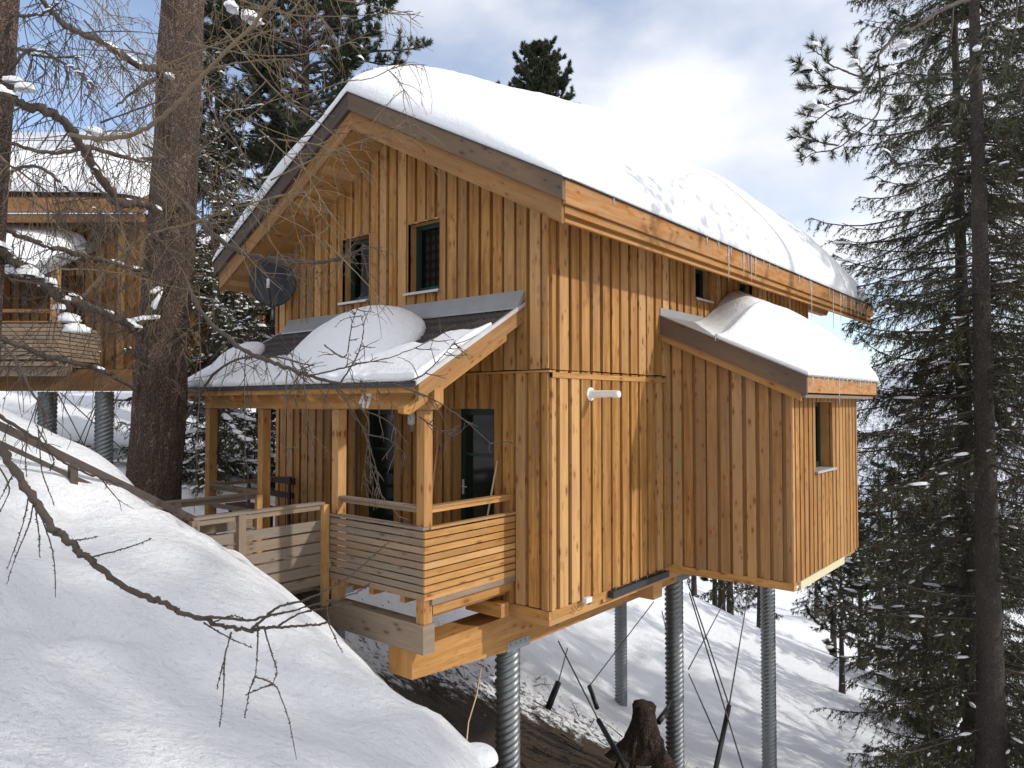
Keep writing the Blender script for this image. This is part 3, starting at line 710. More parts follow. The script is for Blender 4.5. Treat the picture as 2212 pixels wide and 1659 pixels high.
n4 = m.noise(ge, 26, 5, .75)
soil = m.mix(m.ramp(n4, [(.35, 0), (.7, 1)]), (.035, .022, .014), m.mix(m.noise(ge, 2.5, 3), (.085, .055, .032), (.17, .12, .065)))
deb = m.noise(ge, 38, 2, .5); sc_ = m.mix(m.math('MULTIPLY', m.ramp(deb, [(.765, 0), (.78, 1)]), .8), sc_, (.12, .09, .06))
n6 = m.noise(m.map(ge, (1, 2.2, 2)), 4.5, 6, .7)
m.base(m.mix(f, sc_, soil), .75); m.b.inputs['Specular IOR Level'].default_value = .2
m.bump(m.math('ADD', m.math('ADD', n1, m.math('ADD', m.math('MULTIPLY', n2, .55), m.math('MULTIPLY', n6, .9))), m.math('MULTIPLY', m.math('MULTIPLY', n4, f), .8)), 1.0, .075)
gr = npmesh('ground', np.stack([GX, GY, GZ], -1).reshape(-1, 3), F, m.m, smooth=True); gr['kind'] = 'structure'
gr['label'] = 'snow covered slope falling away under the house'

# ------------------------------------------------------------------ snow lying on roofs
def cap(name, xs, ys, zroof, thick, mat, label, cat, amp=.02, group=None, fs=1.0):
    xs = np.concatenate([xs[:1], xs, xs[-1:]]); ys = np.concatenate([ys[:1], ys, ys[-1:]])
    nx, ny = len(xs), len(ys); T = np.array([[thick(x, y) for y in ys] for x in xs])
    Zb = np.array([[zroof(x, y) for y in ys] for x in xs]); Zt = Zb.copy()
    for i, x in enumerate(xs):
        for j, y in enumerate(ys):
            t = T[i, j]
            if t > 0: t += amp*min(1, t/.15)*(noise.noise(Vector((x*2.2*fs, y*2.2*fs, 4)))+.5*noise.noise(Vector((x*6*fs, y*6*fs, 8))))
            Zt[i, j] += t if t > 0 else -.06
            if i in (0, nx-1) or j in (0, ny-1): Zt[i, j] = Zb[i, j]-.004
    X, Y = np.meshgrid(xs, ys, indexing='ij')
    top = np.stack([X, Y, Zt], -1).reshape(-1, 3); ii, kk = np.meshgrid(np.arange(nx-1), np.arange(ny-1), indexing='ij')
    keep = (np.maximum(np.maximum(T[:-1, :-1], T[1:, :-1]), np.maximum(T[:-1, 1:], T[1:, 1:])) > 0)
    F = np.stack([ii*ny+kk, (ii+1)*ny+kk, (ii+1)*ny+kk+1, ii*ny+kk+1], -1)[keep].reshape(-1, 4)
    o = npmesh(name, top, F, mat, smooth=True)
    md = o.modifiers.new('thickness', 'SOLIDIFY'); md.thickness = .012; md.offset = -1
    return tag(o, label, cat, group)
def rnd(d, w): 
    d = max(0.0, min(1.0, d/w)); return math.sqrt(max(0.0, 1-(1-d)**2))
def roof_t(x, y):
    e = min(XR+.02-x, x-(XL-.02))
    a = .07+.93*rnd(e, 2.3)**1.15
    b = (.05+.10*max(0, min(1, (-4.0-x)/1.0)))+.95*rnd(y-(YN-.02), 5.2)**1.35
    c = rnd((YF+.02)-y, 3.2)
    t = 1.42*min(a*1.0, 1)*b*c
    k = noise.noise(Vector((x*.5, y*.45, 2)))*.16
    return t*(1+k) + .02
xs = np.linspace(XL-.02, XR+.02, 150); ys = np.linspace(YN-.02, YF+.02, 240)
cap('roof_snow', xs, ys, lambda x, y: roofz(x)+.004, roof_t, M['roofsnow'], 'thick rounded blanket of snow lying on the large gable roof', 'snow', .03)
def ext_t(x, y):
    yf = 2.92 + max(0, 1.05-x)*1.25
    u = max(0, min(1, (y-yf)/2.1)); a = u*u*(3-2*u); b = .07+.93*rnd(XE+.03-x, 2.4); c = rnd(7.06-y, .8)
    if y < yf: return -1
    return .80*a*b*c + (.05 if x > 1.0 else .0)*min(1, c*2)
cap('roof_snow', np.linspace(.09, XE+.03, 80), np.linspace(RY0-.02, RY1+.02, 120), lambda x, y: ez(x)+.012, ext_t, M['roofsnow'], 'smooth hump of snow on the lean-to roof of the side extension', 'snow', .012)
def porch_t(x, y):
    q = 1-((x+2.72)/1.22)**2-((y+1.18)/.98)**2
    t = .56*max(0, q)**.8 if q > 0 else -1
    n_ = noise.noise(Vector((x*2.3, y*2.3, 6)))
    lim = -1.20 + .22*n_ + (.40 if x > -1.5 else 0)*min(1, (x+1.5)*1.2 if x > -1.5 else 0) - (.08 if -5.2 < x < -4 else 0)
    if y < lim: t = max(t, .075*min(1, (lim-y)/.15)+.03*n_ + .02)
    q2 = 1-((x+5.72)/.42)**2-((y+1.25)/.5)**2
    if q2 > 0: t = max(t, .26*q2**.6)
    if y < -1.96: t = t*(.9+.6*noise.noise(Vector((x*5, 1, 1)))) - .0
    return t if t > .012 else -1
cap('roof_snow', np.linspace(PX0+.01, PX1-.025, 230), np.linspace(PY-.02, -.2, 90), lambda x, y: pz(y)+.03, porch_t, M['roofsnow'], 'mound of half melted snow on the dark tiled porch roof', 'snow', .012, fs=1.6)

# ------------------------------------------------------------------ icicles
E_ = [(0.25, .10), (3.05, .16), (3.5, .14), (3.9, .62), (4.0, .2), (4.55, .48), (4.75, .3), (4.9, .5), (5.1, .42), (5.5, .12), (5.8, .15), (6.2, .12), (7.5, .18), (7.75, .16), (8.3, .85), (8.2, .3), (9.6, .3), (9.9, .95), (10.5, .75), (10.75, .4), (10.95, .5), (11.4, .55), (11.75, .45), (12.05, .6), (12.35, .45), (12.65, .28), (12.95, .7)]
z0 = roofz(XR)+.0
for i, (y, L) in enumerate(E_):
    m_ = MB(); x = XR+.012
    m_.tube([(x, y, z0), (x, y, z0-L*.4), (x+.003, y+.004, z0-L*.8), (x, y, z0-L)], [.017, .012, .006, .001], 6)
    o = m_.build('icicle', M['ice'])
    tag(o, 'thin icicle hanging from the long eave of the main roof', 'icicle', 'icicles along the main eave')
for i in range(14):
    y = 3.1+i*.26+random.uniform(-.08, .08); L = random.choice([.08, .12, .16, .10, .22]) if i != 5 else .5
    m_ = MB(); z1 = ez(XE)+.0; m_.tube([(XE+.036, y, z1), (XE+.036, y, z1-L*.5), (XE+.036, y, z1-L)], [.012, .007, .001], 6)
    tag(m_.build('icicle', M['ice']), 'small icicle hanging from the eave of the side extension', 'icicle', 'icicles along the extension eave')

# ------------------------------------------------------------------ small fittings
d = empty('satellite_dish', (-6.2, -.3, 4.5), 'round dark grey satellite dish beside the upper wall under the left eave', 'satellite dish')
C0 = at(588, 611, Y=-.45); nrm = Vector(CAM-C0); nrm = (nrm + Vector((-3.0, -.5, 1.2))).normalized(); a_ = nrm.cross(Vector((0, 0, 1))).normalized(); b_ = nrm.cross(a_)
V = []; F = []; n, rr = 40, 8; R0 = .43
for side in (0, 1):
    for j in range(rr+1):
        for k in range(n):
            r = R0*j/rr; w = 2*math.pi*k/n
            p = Vector(C0)+a_*math.cos(w)*r*.94+b_*math.sin(w)*r - nrm*(.09*(1-(r/R0)**2)+.012*side); V.append(p)
for side in (0, 1):
    o_ = side*(rr+1)*n
    for j in range(rr):
        for k in range(n):
            q = (o_+j*n+k, o_+j*n+(k+1) % n, o_+(j+1)*n+(k+1) % n, o_+(j+1)*n+k); F.append(q)
o_ = (rr+1)*n
for k in range(n): F.append((rr*n+k, rr*n+(k+1) % n, o_+rr*n+(k+1) % n, o_+rr*n+k))
npmesh('bowl', V, F, M['dish'], d, smooth=True)
m_ = MB(); bot = Vector(C0)+b_*R0*(-1 if b_.z > 0 else 1)*.98; foc = Vector(C0)+nrm*.38-Vector((0, 0, .02))
m_.tube([bot, bot+nrm*.1, foc-Vector((0, 0, .09))], .016, 6); m_.build('feed_arm', M['dish'], d)
m_ = MB(); m_.tube([foc-Vector((0, 0, .10)), foc+Vector((0, 0, .06))], .028, 10); m_.build('receiver', M['white'], d)
m_ = MB(); bk = Vector(C0)-nrm*.11; m_.tube([bk, bk-nrm*.12, Vector((bk.x+.1, -.06, bk.z-.1)), Vector((bk.x+.32, -.06, bk.z-.1))], .022, 8); m_.tube([bot-nrm*.06, bot-nrm*.06-Vector((0, 0, .25))], .022, 8); m_.build('mount', M['galv'], d)
# vent
v = empty('vent_pipe', (.03, .92, 2.39), 'white round pipe sticking out of the sunny side wall', 'vent pipe')
m_ = MB(); m_.tube([(.027, .92, 2.39), (.055, .92, 2.39)], .095, 24); m_.build('flange', M['white'], v)
m_ = MB(); m_.tube([(.055, .92, 2.39), (.10, .92, 2.39), (.50, .92, 2.39)], [.066, .052, .050], 20, cap=False); m_.tube([(.36, .92, 2.385), (.52, .92, 2.385)], [.047, .047], 20); m_.build('pipe', M['white'], v)
# fixtures under the side wall
m_ = MB(); m_.box(.012, .105, 1.42, 3.16, -.595, -.50); o = m_.build('cable_duct', M['tar'])
m2 = MB()
for y in (1.55, 2.15, 2.5, 3.0): m2.box(.03, .06, y, y+.03, -.499, -.46)
m2.build('clip', M['galv'], o); tag(o, 'dark grey duct fixed along the bottom of the side wall', 'duct')
m_ = MB(); m_.box(.03, .10, .72, .86, -.52, -.45); o = m_.build('junction_box', M['white']); tag(o, 'small white junction box under the side wall cladding', 'junction box')
m2 = MB(); pts = [(.06, .74+.06*k, -.53-.09*math.sin(k/5*math.pi)) for k in range(0, -1, -1)] + [(.06, .74-.05*k, -.50-.10*math.sin(k/5*math.pi)) for k in range(6)]; m2.tube(pts[1:], .007, 6); m2.build('cord', M['beam'], o)
# porch lamp
l = empty('wall_lamp', (-2.62, -.05, 2.03), 'small white lamp on the porch wall between the two doors', 'lamp')
m_ = MB(); m_.box(-2.66, -2.58, -.045, -.028, 1.82, 1.98); m_.build('bracket', M['galv'], l)
m_ = MB(); m_.tube([(-2.62, -.05, 2.13), (-2.60, -.08, 2.05), (-2.58, -.10, 1.95), (-2.57, -.105, 1.92)], [.045, .06, .06, .03], 14); m_.build('lamp_shade', M['white'], l)
# brooms
def stick(nm, x, ztop, lean, label):
    t = empty(nm, (x, -.2, 0), label, 'broom')
    m_ = MB(); m_.tube([(x+lean, -.35, .12), (x, -.06, ztop)], .014, 8); m_.build('handle', M['stick'], t)
    m_ = MB(); m_.box(x+lean-.15, x+lean+.15, -.40, -.32, .05, .12); m_.build('head', M['darkred'], t)
    m_ = MB()
    for i in range(24): m_.box(x+lean-.145+i*.0122, x+lean-.137+i*.0122, -.39, -.33, .0, .05)
    m_.build('bristles', M['stick'], t)
stick('broom', -2.04, 1.66, .04, 'long handled broom leaning on the wall left of the right porch door')
stick('broom', -.86, 1.46, -.07, 'shorter broom leaning on the wall right of the right porch door')
# bench
bn = at(632, 1040, Y=-.55); bx1 = float(bn[0]); b = empty('bench', (bx1-.7, -.4, 0), 'dark stained wooden bench at the far end of the porch', 'bench')
m_ = MB()
for y in (-.95, -.82, -.69): m_.box(bx1-1.5, bx1, y, y+.115, .43, .46)
m_.build('seat', M['darkred'], b)
m_ = MB(); m_.box(bx1-1.5, bx1, -.52, -.49, .86, .97); m_.box(bx1-1.5, bx1, -.535, -.505, .62, .72); m_.build('backrest', M['darkred'], b)
for x in (bx1-1.42, bx1-.12):
    m_ = MB(); m_.box(x, x+.06, -.57, -.535, 0, .97); m_.build('leg', M['darkred'], b)
    m_ = MB(); m_.box(x, x+.06, -.93, -.88, 0, .43); m_.build('leg', M['darkred'], b)

# ------------------------------------------------------------------ footbridge with weathered railings
fb = empty('footbridge', (-3.3, -2.7, 0), 'weathered grey wooden footbridge with board railings leading onto the porch', 'footbridge')
m_ = MB()
for i in range(15): m_.box(-4.15, -2.5, -3.62+i*.124, -3.62+i*.124+.117, -.055, -.02, grain=0, grey=.3)
m_.box(-4.1, -4.0, -3.6, -1.76, -.25, -.06, grain=1, grey=.3); m_.box(-2.66, -2.56, -3.6, -1.76, -.25, -.06, grain=1, grey=.3); m_.build('deck', M['grey'], fb)
def bridge_rail(x, far=False):
    m_ = MB()
    for i in range(6): m_.box(x-.014, x+.014, -3.56, -1.81, -.18+i*.148, -.18+i*.148+.124, grain=1, grey=.35)
    r = m_.build('railing', M['grey'], fb)
    m_ = MB(); m_.box(x-.06, x+.06, -3.60, -1.80, .90, .93, grain=1, grey=.6); m_.box(x-.03, x+.03, -3.6, -1.8, .83, .899, grain=1, grey=.3); m_.build('handrail', M['grey'], r)
    for y in (-1.80, -3.02, -3.60):
        m_ = MB(); m_.box(x+.015, x+.085, y-.035, y+.055, -.45, .898, grain=2, grey=.1); m_.build('post', M['beam'] if y == -1.80 else M['grey'], r)
bridge_rail(-2.48); bridge_rail(-4.12, True)
# the stair rail that climbs the bank to the left
e0 = np.array([-2.48, -3.58, .915]); e1 = at(0, 920, D=6.8); dv = Vector(e1-e0).normalized()
sr = empty('stair_rail', tuple(e0), 'dark wooden handrail climbing the snow bank to the left of the footbridge', 'handrail')
m_ = MB(); a = Vector(e0); c = Vector(e1)+dv*1.2; u = Vector((0, .045, 0)); w = Vector((0, 0, .019))
m_.hexa([a-u-w, c-u-w, c+u-w, a+u-w, a-u+w, c-u+w, c+u+w, a+u+w], grey=.7, grain=0); m_.build('handrail', M['rake'], sr)
m_ = MB(); w2 = Vector((0, 0, .16)); m_.hexa([a-u*.3-w-w2, c-u*.3-w-w2, c+u*.3-w-w2, a+u*.3-w-w2, a-u*.3+w-w2, c-u*.3+w-w2, c+u*.3+w-w2, a+u*.3+w-w2], grey=.6, grain=0); m_.build('rail', M['rake'], sr)
for t in (1.5,):
    p = a+dv*t; m_ = MB(); m_.box(p.x-.04, p.x+.04, p.y-.035, p.y+.035, p.z-1.2, p.z-.031, grain=2, grey=.5); m_.build('post', M['rake'], sr)

# ------------------------------------------------------------------ anchors and cables
def pole(p0, p1, label, r=.042):
    m_ = MB(); m_.tube([p0, p1], r, 14); tag(m_.build('anchor_sleeve', M['black']), label, 'anchor pole', 'black anchor sleeves of the bracing cables')
T1a, T1b = at(1575, 1524, D=12.6), at(1540, 1690, D=11.6)
pole(T1a, T1b, 'tall black anchor sleeve standing in the snow between the two rear pillars')
T2a, T2b = at(1293, 1556, D=11.9), at(1375, 1700, D=10.4)
pole(T2a, T2b, 'long slanting black anchor sleeve on the bare earth in front of the stump')
T3a, T3b = at(1206, 1474, D=16), at(1184, 1530, D=15.6)
pole(T3a, T3b, 'short black anchor sleeve in patchy snow right of the nearest pillar', .07)
T4a, T4b = at(1273, 1482, D=16.5), at(1290, 1530, D=16); pole(T4a, T4b, 'black anchor sleeve behind the long slanting one, by the dark brush', .05)
T5a, T5b = at(1440, 1535, D=13.5), at(1422, 1560, D=13.2); pole(T5a, T5b, 'stub of a black anchor sleeve between the stump and a pillar', .055)
PB = lambda x, y, z: np.array([x, y, z])
cable(T1a, at(1613, 1300, D=19)); cable(T1a, at(1487, 1262, D=15)); cable(at(1489, 1280, D=15.2), at(1610, 1675, D=11.4))
cable(at(1562, 1305, D=20), at(1487, 1446, D=14.9)); cable(at(1488, 1456, D=15), at(1553, 1603, D=12.4))
cable(T2a, at(1206, 1385, D=14)); cable(T3a, at(1226, 1400, D=17)); cable(T4a, at(1412, 1300, D=20)); cable(T5a, at(1456, 1500, D=14.5)); cable(at(1443, 1380, D=18), at(1430, 1320, D=20))
m_ = MB(); m_.tube([at(1040, 1440, D=10.2), at(1030, 1500, D=10.0), at(1012, 1560, D=9.6), at(1008, 1600, D=9.2)], .010, 6); m_.build('loose_cable', M['stick'], chalet)
# ------------------------------------------------------------------ stumps
def stump(name, x, y, z, h, r, label, roots=6, snowcap=False, mat=None):
    t = empty(name, (x, y, z), label, 'tree stump'); V = []; n, rows = 36, 16
    for j in range(rows+1):
        f = j/rows
        for k in range(n):
            w = 2*math.pi*k/n
            fl = (1-f)**2.4*(1.1+1.5*max(0, math.cos(w*roots/2+.7))) if roots else 0
            rr = r*(1+fl*1.0)*(1+.16*noise.noise(Vector((math.cos(w)*2, math.sin(w)*2, f*3+x)))+.06*noise.noise(Vector((math.cos(w)*6, math.sin(w)*6, f*9))))
            V.append((x+math.cos(w)*rr, y+math.sin(w)*rr, z-.25+(h+.25)*f + (.04*noise.noise(Vector((w, x, 2))) if j == rows else 0)))
    F = [(j*n+k, j*n+(k+1) % n, (j+1)*n+(k+1) % n, (j+1)*n+k) for j in range(rows) for k in range(n)]
    V.append((x, y, z+h+.01)); F3 = [(rows*n+k, rows*n+(k+1) % n, len(V)-1) for k in range(n)]
    npmesh('trunk', V, [np.array(F), np.array(F3)], mat or M['stump'], t, smooth=True)
    for k in range(roots):
        w = k*2*math.pi/roots+.4; L = r*random.uniform(2.0, 3.2); m_ = MB()
        gx, gy = x+math.cos(w)*L, y+math.sin(w)*L
        zg = min(gz(gx, gy), z+.1)
        m_.tube([(x+math.cos(w)*r*.6, y+math.sin(w)*r*.6, z+h*.35), (x+math.cos(w)*r*1.5, y+math.sin(w)*r*1.5, z+.05), (gx, gy, zg-.08)], [r*.32, r*.24, r*.06], 8)
        m_.build('root', mat or M['stump'], t)
    return t
sp_ = at(1392, 1588, D=13.0); stump('tree_stump', sp_[0], sp_[1], float(sp_[2])-.10, .66, .20, 'rotting brown tree stump with spread roots on the earth under the house')
q = at(1045, 1668, D=5.15); st = stump('cut_post', q[0], q[1], float(q[2])-.2, .30, .085, 'short cut trunk poking out of the snow bank at the bottom edge', roots=0, mat=M['larchbark'])
V = []; F = []; n = 24
for j in range(9):
    f = j/8
    for k in range(n):
        w = 2*math.pi*k/n; rr = .135*math.cos(f*math.pi/2)**.55 if j < 8 else .001
        V.append((q[0]-.03+math.cos(w)*rr*1.15, q[1]-.03+math.sin(w)*rr, q[2]+.095+.085*math.sin(f*math.pi/2)))
F = [(j*n+k, j*n+(k+1) % n, (j+1)*n+(k+1) % n, (j+1)*n+k) for j in range(8) for k in range(n)] + [tuple([0+k for k in (0,)])]*0
tag(npmesh('snow_cap', V, [np.array(F)], M['snow'], smooth=True), 'little cap of snow on top of the cut trunk at the bottom edge', 'snow')
# ------------------------------------------------------------------ vegetation generators (numpy)
def unit(v): return v/np.maximum(np.linalg.norm(v, axis=-1, keepdims=True), 1e-9)
def curves(st, dr, ln, K, droop=0.0, wob=0.0, up_end=0.0, rng=None):
    """N curves of K points; droop bends them down, up_end lifts the tips"""
    N_ = len(st); P = np.zeros((N_, K, 3)); P[:, 0] = st; d = unit(dr.copy()); step = (ln/(K-1))[:, None]
    ph = rng.normal(size=(N_, 3))
    for i in range(1, K):
        f = i/(K-1)
        d = d + np.array([0, 0, -1.0])*(np.asarray(droop).reshape(-1, 1) if np.ndim(droop) else droop)/(K-1)*(1 if up_end == 0 else (1-f*1.6)) + np.array([0, 0, 1.0])*up_end*max(0, f-.5)/(K-1)*4
        ph = ph*.6 + rng.normal(size=(N_, 3))*.8
        d = unit(d + ph*wob); P[:, i] = P[:, i-1]+d*step
    return P
def tubes(P, Rad, n=4):
    """P (N,K,3) Rad (N,K)"""
    N_, K, _ = P.shape
    T = np.zeros_like(P); T[:, 1:-1] = P[:, 2:]-P[:, :-2]; T[:, 0] = P[:, 1]-P[:, 0]; T[:, -1] = P[:, -1]-P[:, -2]; T = unit(T)
    ref = np.where(np.abs(T[..., 2:3]) > .85, np.array([1.0, 0, 0]), np.array([0, 0, 1.0]))
    A = unit(np.cross(T, ref)); B = np.cross(T, A); th = np.arange(n)*2*math.pi/n
    V = P[:, :, None] + (A[:, :, None]*np.cos(th)[None, None, :, None]+B[:, :, None]*np.sin(th)[None, None, :, None])*Rad[:, :, None, None]
    i, j, k = np.meshgrid(np.arange(N_), np.arange(K-1), np.arange(n), indexing='ij'); k2 = (k+1) % n; b = i*K*n
    F = np.stack([b+j*n+k, b+j*n+k2, b+(j+1)*n+k2, b+(j+1)*n+k], -1).reshape(-1, 4)
    return V.reshape(-1, 3), F
class Acc:
    def __init__(s): s.V = []; s.F4 = []; s.F3 = []; s.A = []; s.n = 0
    def add(s, V, F, tone=None):
        F = np.asarray(F)+s.n; (s.F4 if F.shape[1] == 4 else s.F3).append(F); s.V.append(V); s.n += len(V)
        s.A.append(np.full(len(V), .5) if tone is None else tone)
    def obj(s, name, mat, parent=None, smooth=False):
        if not s.n: return None
        Fs = []
        if s.F4: Fs.append(np.concatenate(s.F4))
        if s.F3: Fs.append(np.concatenate(s.F3))
        a = np.concatenate(s.A)
        return npmesh(name, np.concatenate(s.V), Fs, mat, parent, smooth, attr=np.stack([a, a, a], -1))
def sample(P, per, rng, t0=0.0):
    """per random samples on every curve -> points, tangents, curve index, t"""
    N_, K, _ = P.shape; idx = np.repeat(np.arange(N_), per); t = t0+(1-t0)*rng.random(len(idx)); u = t*(K-1); i = np.minimum(u.astype(int), K-2); f = (u-i)[:, None]
    a, b = P[idx, i], P[idx, i+1]
    return a*(1-f)+b*f, unit(b-a), idx, t
def needle_tris(acc, pt, d, side, L, Wd, tone):
    n = len(pt); V = np.empty((n, 3, 3)); V[:, 0] = pt-side*Wd[:, None]/2; V[:, 1] = pt+side*Wd[:, None]/2; V[:, 2] = pt+d*L[:, None]
    acc.add(V.reshape(-1, 3), np.arange(3*n).reshape(-1, 3), np.repeat(tone, 3))
def blobs(acc, C, S, rng, n=8, m=5, T=None):
    """flattened lumps of snow: centres C, half sizes S (N,3); T optional long axis direction"""
    if T is not None: T = T*np.array([1, 1, .25])
    N_ = len(C); u = np.linspace(0, math.pi/2*1.25, m); w = np.arange(n)*2*math.pi/n
    bs = np.stack([np.sin(u)[:, None]*np.cos(w)[None], np.sin(u)[:, None]*np.sin(w)[None], np.repeat(np.cos(u)[:, None], n, 1)], -1)   # m,n,3
    jit = 1+.12*rng.normal(size=(N_, m, n, 1))*np.array([1, 1, .5]); Vb = bs[None]*jit*S[:, None, None, :]
    if T is None: ang = rng.random(N_)*6.28; T = np.stack([np.cos(ang), np.sin(ang), 0*ang], -1)
    A = unit(T); Bv = unit(np.cross(np.array([0, 0, 1.0]), A)+1e-6); Cz = np.cross(A, Bv)
    V = C[:, None, None]+Vb[..., 0:1]*A[:, None, None]+Vb[..., 1:2]*Bv[:, None, None]+Vb[..., 2:3]*Cz[:, None, None]
    i, j, k = np.meshgrid(np.arange(N_), np.arange(m-1), np.arange(n), indexing='ij'); k2 = (k+1) % n; b = i*m*n
    F = np.stack([b+j*n+k, b+(j+1)*n+k, b+(j+1)*n+k2, b+j*n+k2], -1).reshape(-1, 4); acc.add(V.reshape(-1, 3), F)
def trunk_mesh(pts, r0, r1, n=20, flare=.35, seed=0.0, rows=40):
    pts = np.array(pts); V = []; K = len(pts)
    for j in range(rows+1):
        f = j/rows; u = f*(K-1); i = min(int(u), K-2); p = pts[i]*(1-(u-i))+pts[i+1]*(u-i); r = r0+(r1-r0)*f; r *= 1+flare*math.exp(-f*rows*.35)
        for k in range(n):
            w = 2*math.pi*k/n; q = r*(1+.07*noise.noise(Vector((math.cos(w)*2.2, math.sin(w)*2.2, p[2]*.7+seed)))+(.075 if n > 60 else .035)*noise.noise(Vector((math.cos(w)*(11 if n > 60 else 7), math.sin(w)*(11 if n > 60 else 7), p[2]*(1.1 if n > 60 else 2)+seed))))
            V.append((p[0]+math.cos(w)*q, p[1]+math.sin(w)*q, p[2]))
    F = [(j*n+k, j*n+(k+1) % n, (j+1)*n+(k+1) % n, (j+1)*n+k) for j in range(rows) for k in range(n)]
    return V, np.array(F)

def spruce(name, x, y, zb, H, Rm, tr, label, crown0=.08, seed=1, snow=.5, dens=1.0, nl=.075, nw=.017, az=None, skip=None, group=None, cat='tree', droop=.9, taper=.8, per_m=9, mats=('needle', 'sprucebark'), tw=34):
    rng = np.random.default_rng(seed); root = empty(name, (x, y, zb), label, cat, group)
    lean = rng.normal(size=2)*.008*H
    V, F = trunk_mesh([(x, y, zb-.5), (x+lean[0]*.4, y+lean[1]*.4, zb+H*.5), (x+lean[0], y+lean[1], zb+H)], tr, .02, seed=seed, n=16)
    npmesh('trunk', V, F, M[mats[1]], root, smooth=True)
    nb = int(per_m*H*(1-crown0)*dens**.5); h = crown0+(1-crown0)*np.sort(rng.random(nb))**1.0; a = rng.random(nb)*2*math.pi
    if az is not None:
        keep = np.cos(a-az[0]) > az[1]; h, a = h[keep], a[keep]; nb = len(h)
    if skip is not None:
        keep = (np.cos(a-skip) < .72) | (rng.random(nb) < .15); h, a = h[keep], a[keep]; nb = len(h)
    prof = np.minimum(1, (1-h)/taper+.04)**.8*np.clip((h-crown0)/.12+.45, .45, 1); L = Rm*prof*rng.uniform(.62, 1.12, nb)
    st = np.stack([x+lean[0]*h, y+lean[1]*h, zb+H*h], -1); el = rng.uniform(-.15, .2, nb)+.35*(h-.4)
    dr = np.stack([np.cos(a), np.sin(a), el], -1); B = curves(st, dr, L, 9, droop=droop*rng.uniform(.5, 1.2, nb), wob=.05, up_end=.55, rng=rng)
    br = Acc(); Vt, Ft = tubes(B, np.maximum(.005, (.005+.008*L[:, None]))*np.linspace(1, .3, 9)[None], 4); br.add(Vt, Ft)
    # side twigs
    per = max(6, int(tw*dens)); P, T, ix, t = sample(B, per, rng, .07)
    sgn = np.where(rng.random(len(P)) < .5, -1, 1)[:, None]; S_ = unit(np.cross(T, np.array([0, 0, 1.0])))*sgn
    tl = np.maximum(.10, L[ix]*(.34*(1-t)+.10))*rng.uniform(.5, 1.2, len(P)); td = unit(T*.75+S_*rng.uniform(.5, 1.1, len(P))[:, None]+np.array([0, 0, -1.0])*rng.uniform(.0, .7, len(P))[:, None])
    Tw = curves(P, td, tl, 5, droop=.8, wob=.07, rng=rng); Vt, Ft = tubes(Tw, np.full((len(Tw), 5), .0045)*np.linspace(1, .5, 5), 3); br.add(Vt, Ft)
    br.obj('branches', M['branch'], root)
    ne = Acc(); tone_t = np.clip(rng.normal(.42, .25, len(Tw)), 0, 1)
    per2 = max(6, int(22*dens)); Q, T2, jx, t2 = sample(Tw, per2, rng, 0)
    lat = unit(rng.normal(size=Q.shape)+np.array([0, 0, -.35])); lat = unit(lat-T2*(lat*T2).sum(-1, keepdims=True)); d2 = unit(T2*.75+lat*rng.uniform(.45, 1.0, len(Q))[:, None]); side = unit(np.cross(d2, rng.normal(size=Q.shape)))
    needle_tris(ne, Q, d2, side, nl*rng.uniform(.7, 1.4, len(Q)), np.full(len(Q), nw), np.clip(tone_t[jx]+rng.normal(0, .12, len(Q)), 0, 1))
    # needles along the outer half of main branches
    Q, T2, jx, t2 = sample(B, int(30*dens), rng, .45); lat = unit(rng.normal(size=Q.shape)); d2 = unit(T2*.8+lat); side = unit(np.cross(d2, rng.normal(size=Q.shape)))
    needle_tris(ne, Q, d2, side, nl*rng.uniform(.7, 1.4, len(Q)), np.full(len(Q), nw), np.clip(rng.normal(.4, .2, len(Q)), 0, 1))
    ne.obj('crown', M[mats[0]], root)
    if snow > 0:
        sn = Acc(); Q, T2, jx, t2 = sample(B, max(1, int(9*snow)), rng, .15); k = rng.random(len(Q)) < min(1, snow*1.1); Q, T2, jx = Q[k], T2[k], jx[k]
        ln = .05+.13*rng.random(len(Q))**2*(L[jx]/Rm+.4); S3 = np.stack([ln*1.35, ln*.34, ln*.24], -1); blobs(sn, Q+np.array([0, 0, .012]), S3, rng, 7, 4, T2)
        Q, T2, jx, t2 = sample(Tw, 1, rng, .2); k = rng.random(len(Q)) < snow*.42; Q, T2 = Q[k], T2[k]; ln = .03+.06*rng.random(len(Q))**2; blobs(sn, Q+np.array([0, 0, .012]), np.stack([ln*1.4, ln*.5, ln*.35], -1), rng, 6, 3, T2)
        sn.obj('snow', M['treesnow'], root, True)
    return root
def copy_tree(root, loc, rz, sc, label=None, group=None):
    c = root.copy(); COL.objects.link(c); c.location = loc; c.rotation_euler = (0, 0, rz); c.scale = (sc, sc, sc)
    if label: c['label'] = label
    if group: c['group'] = group
    for ch in list(root.children):
        q = ch.copy(); COL.objects.link(q); q.parent = c
    return c

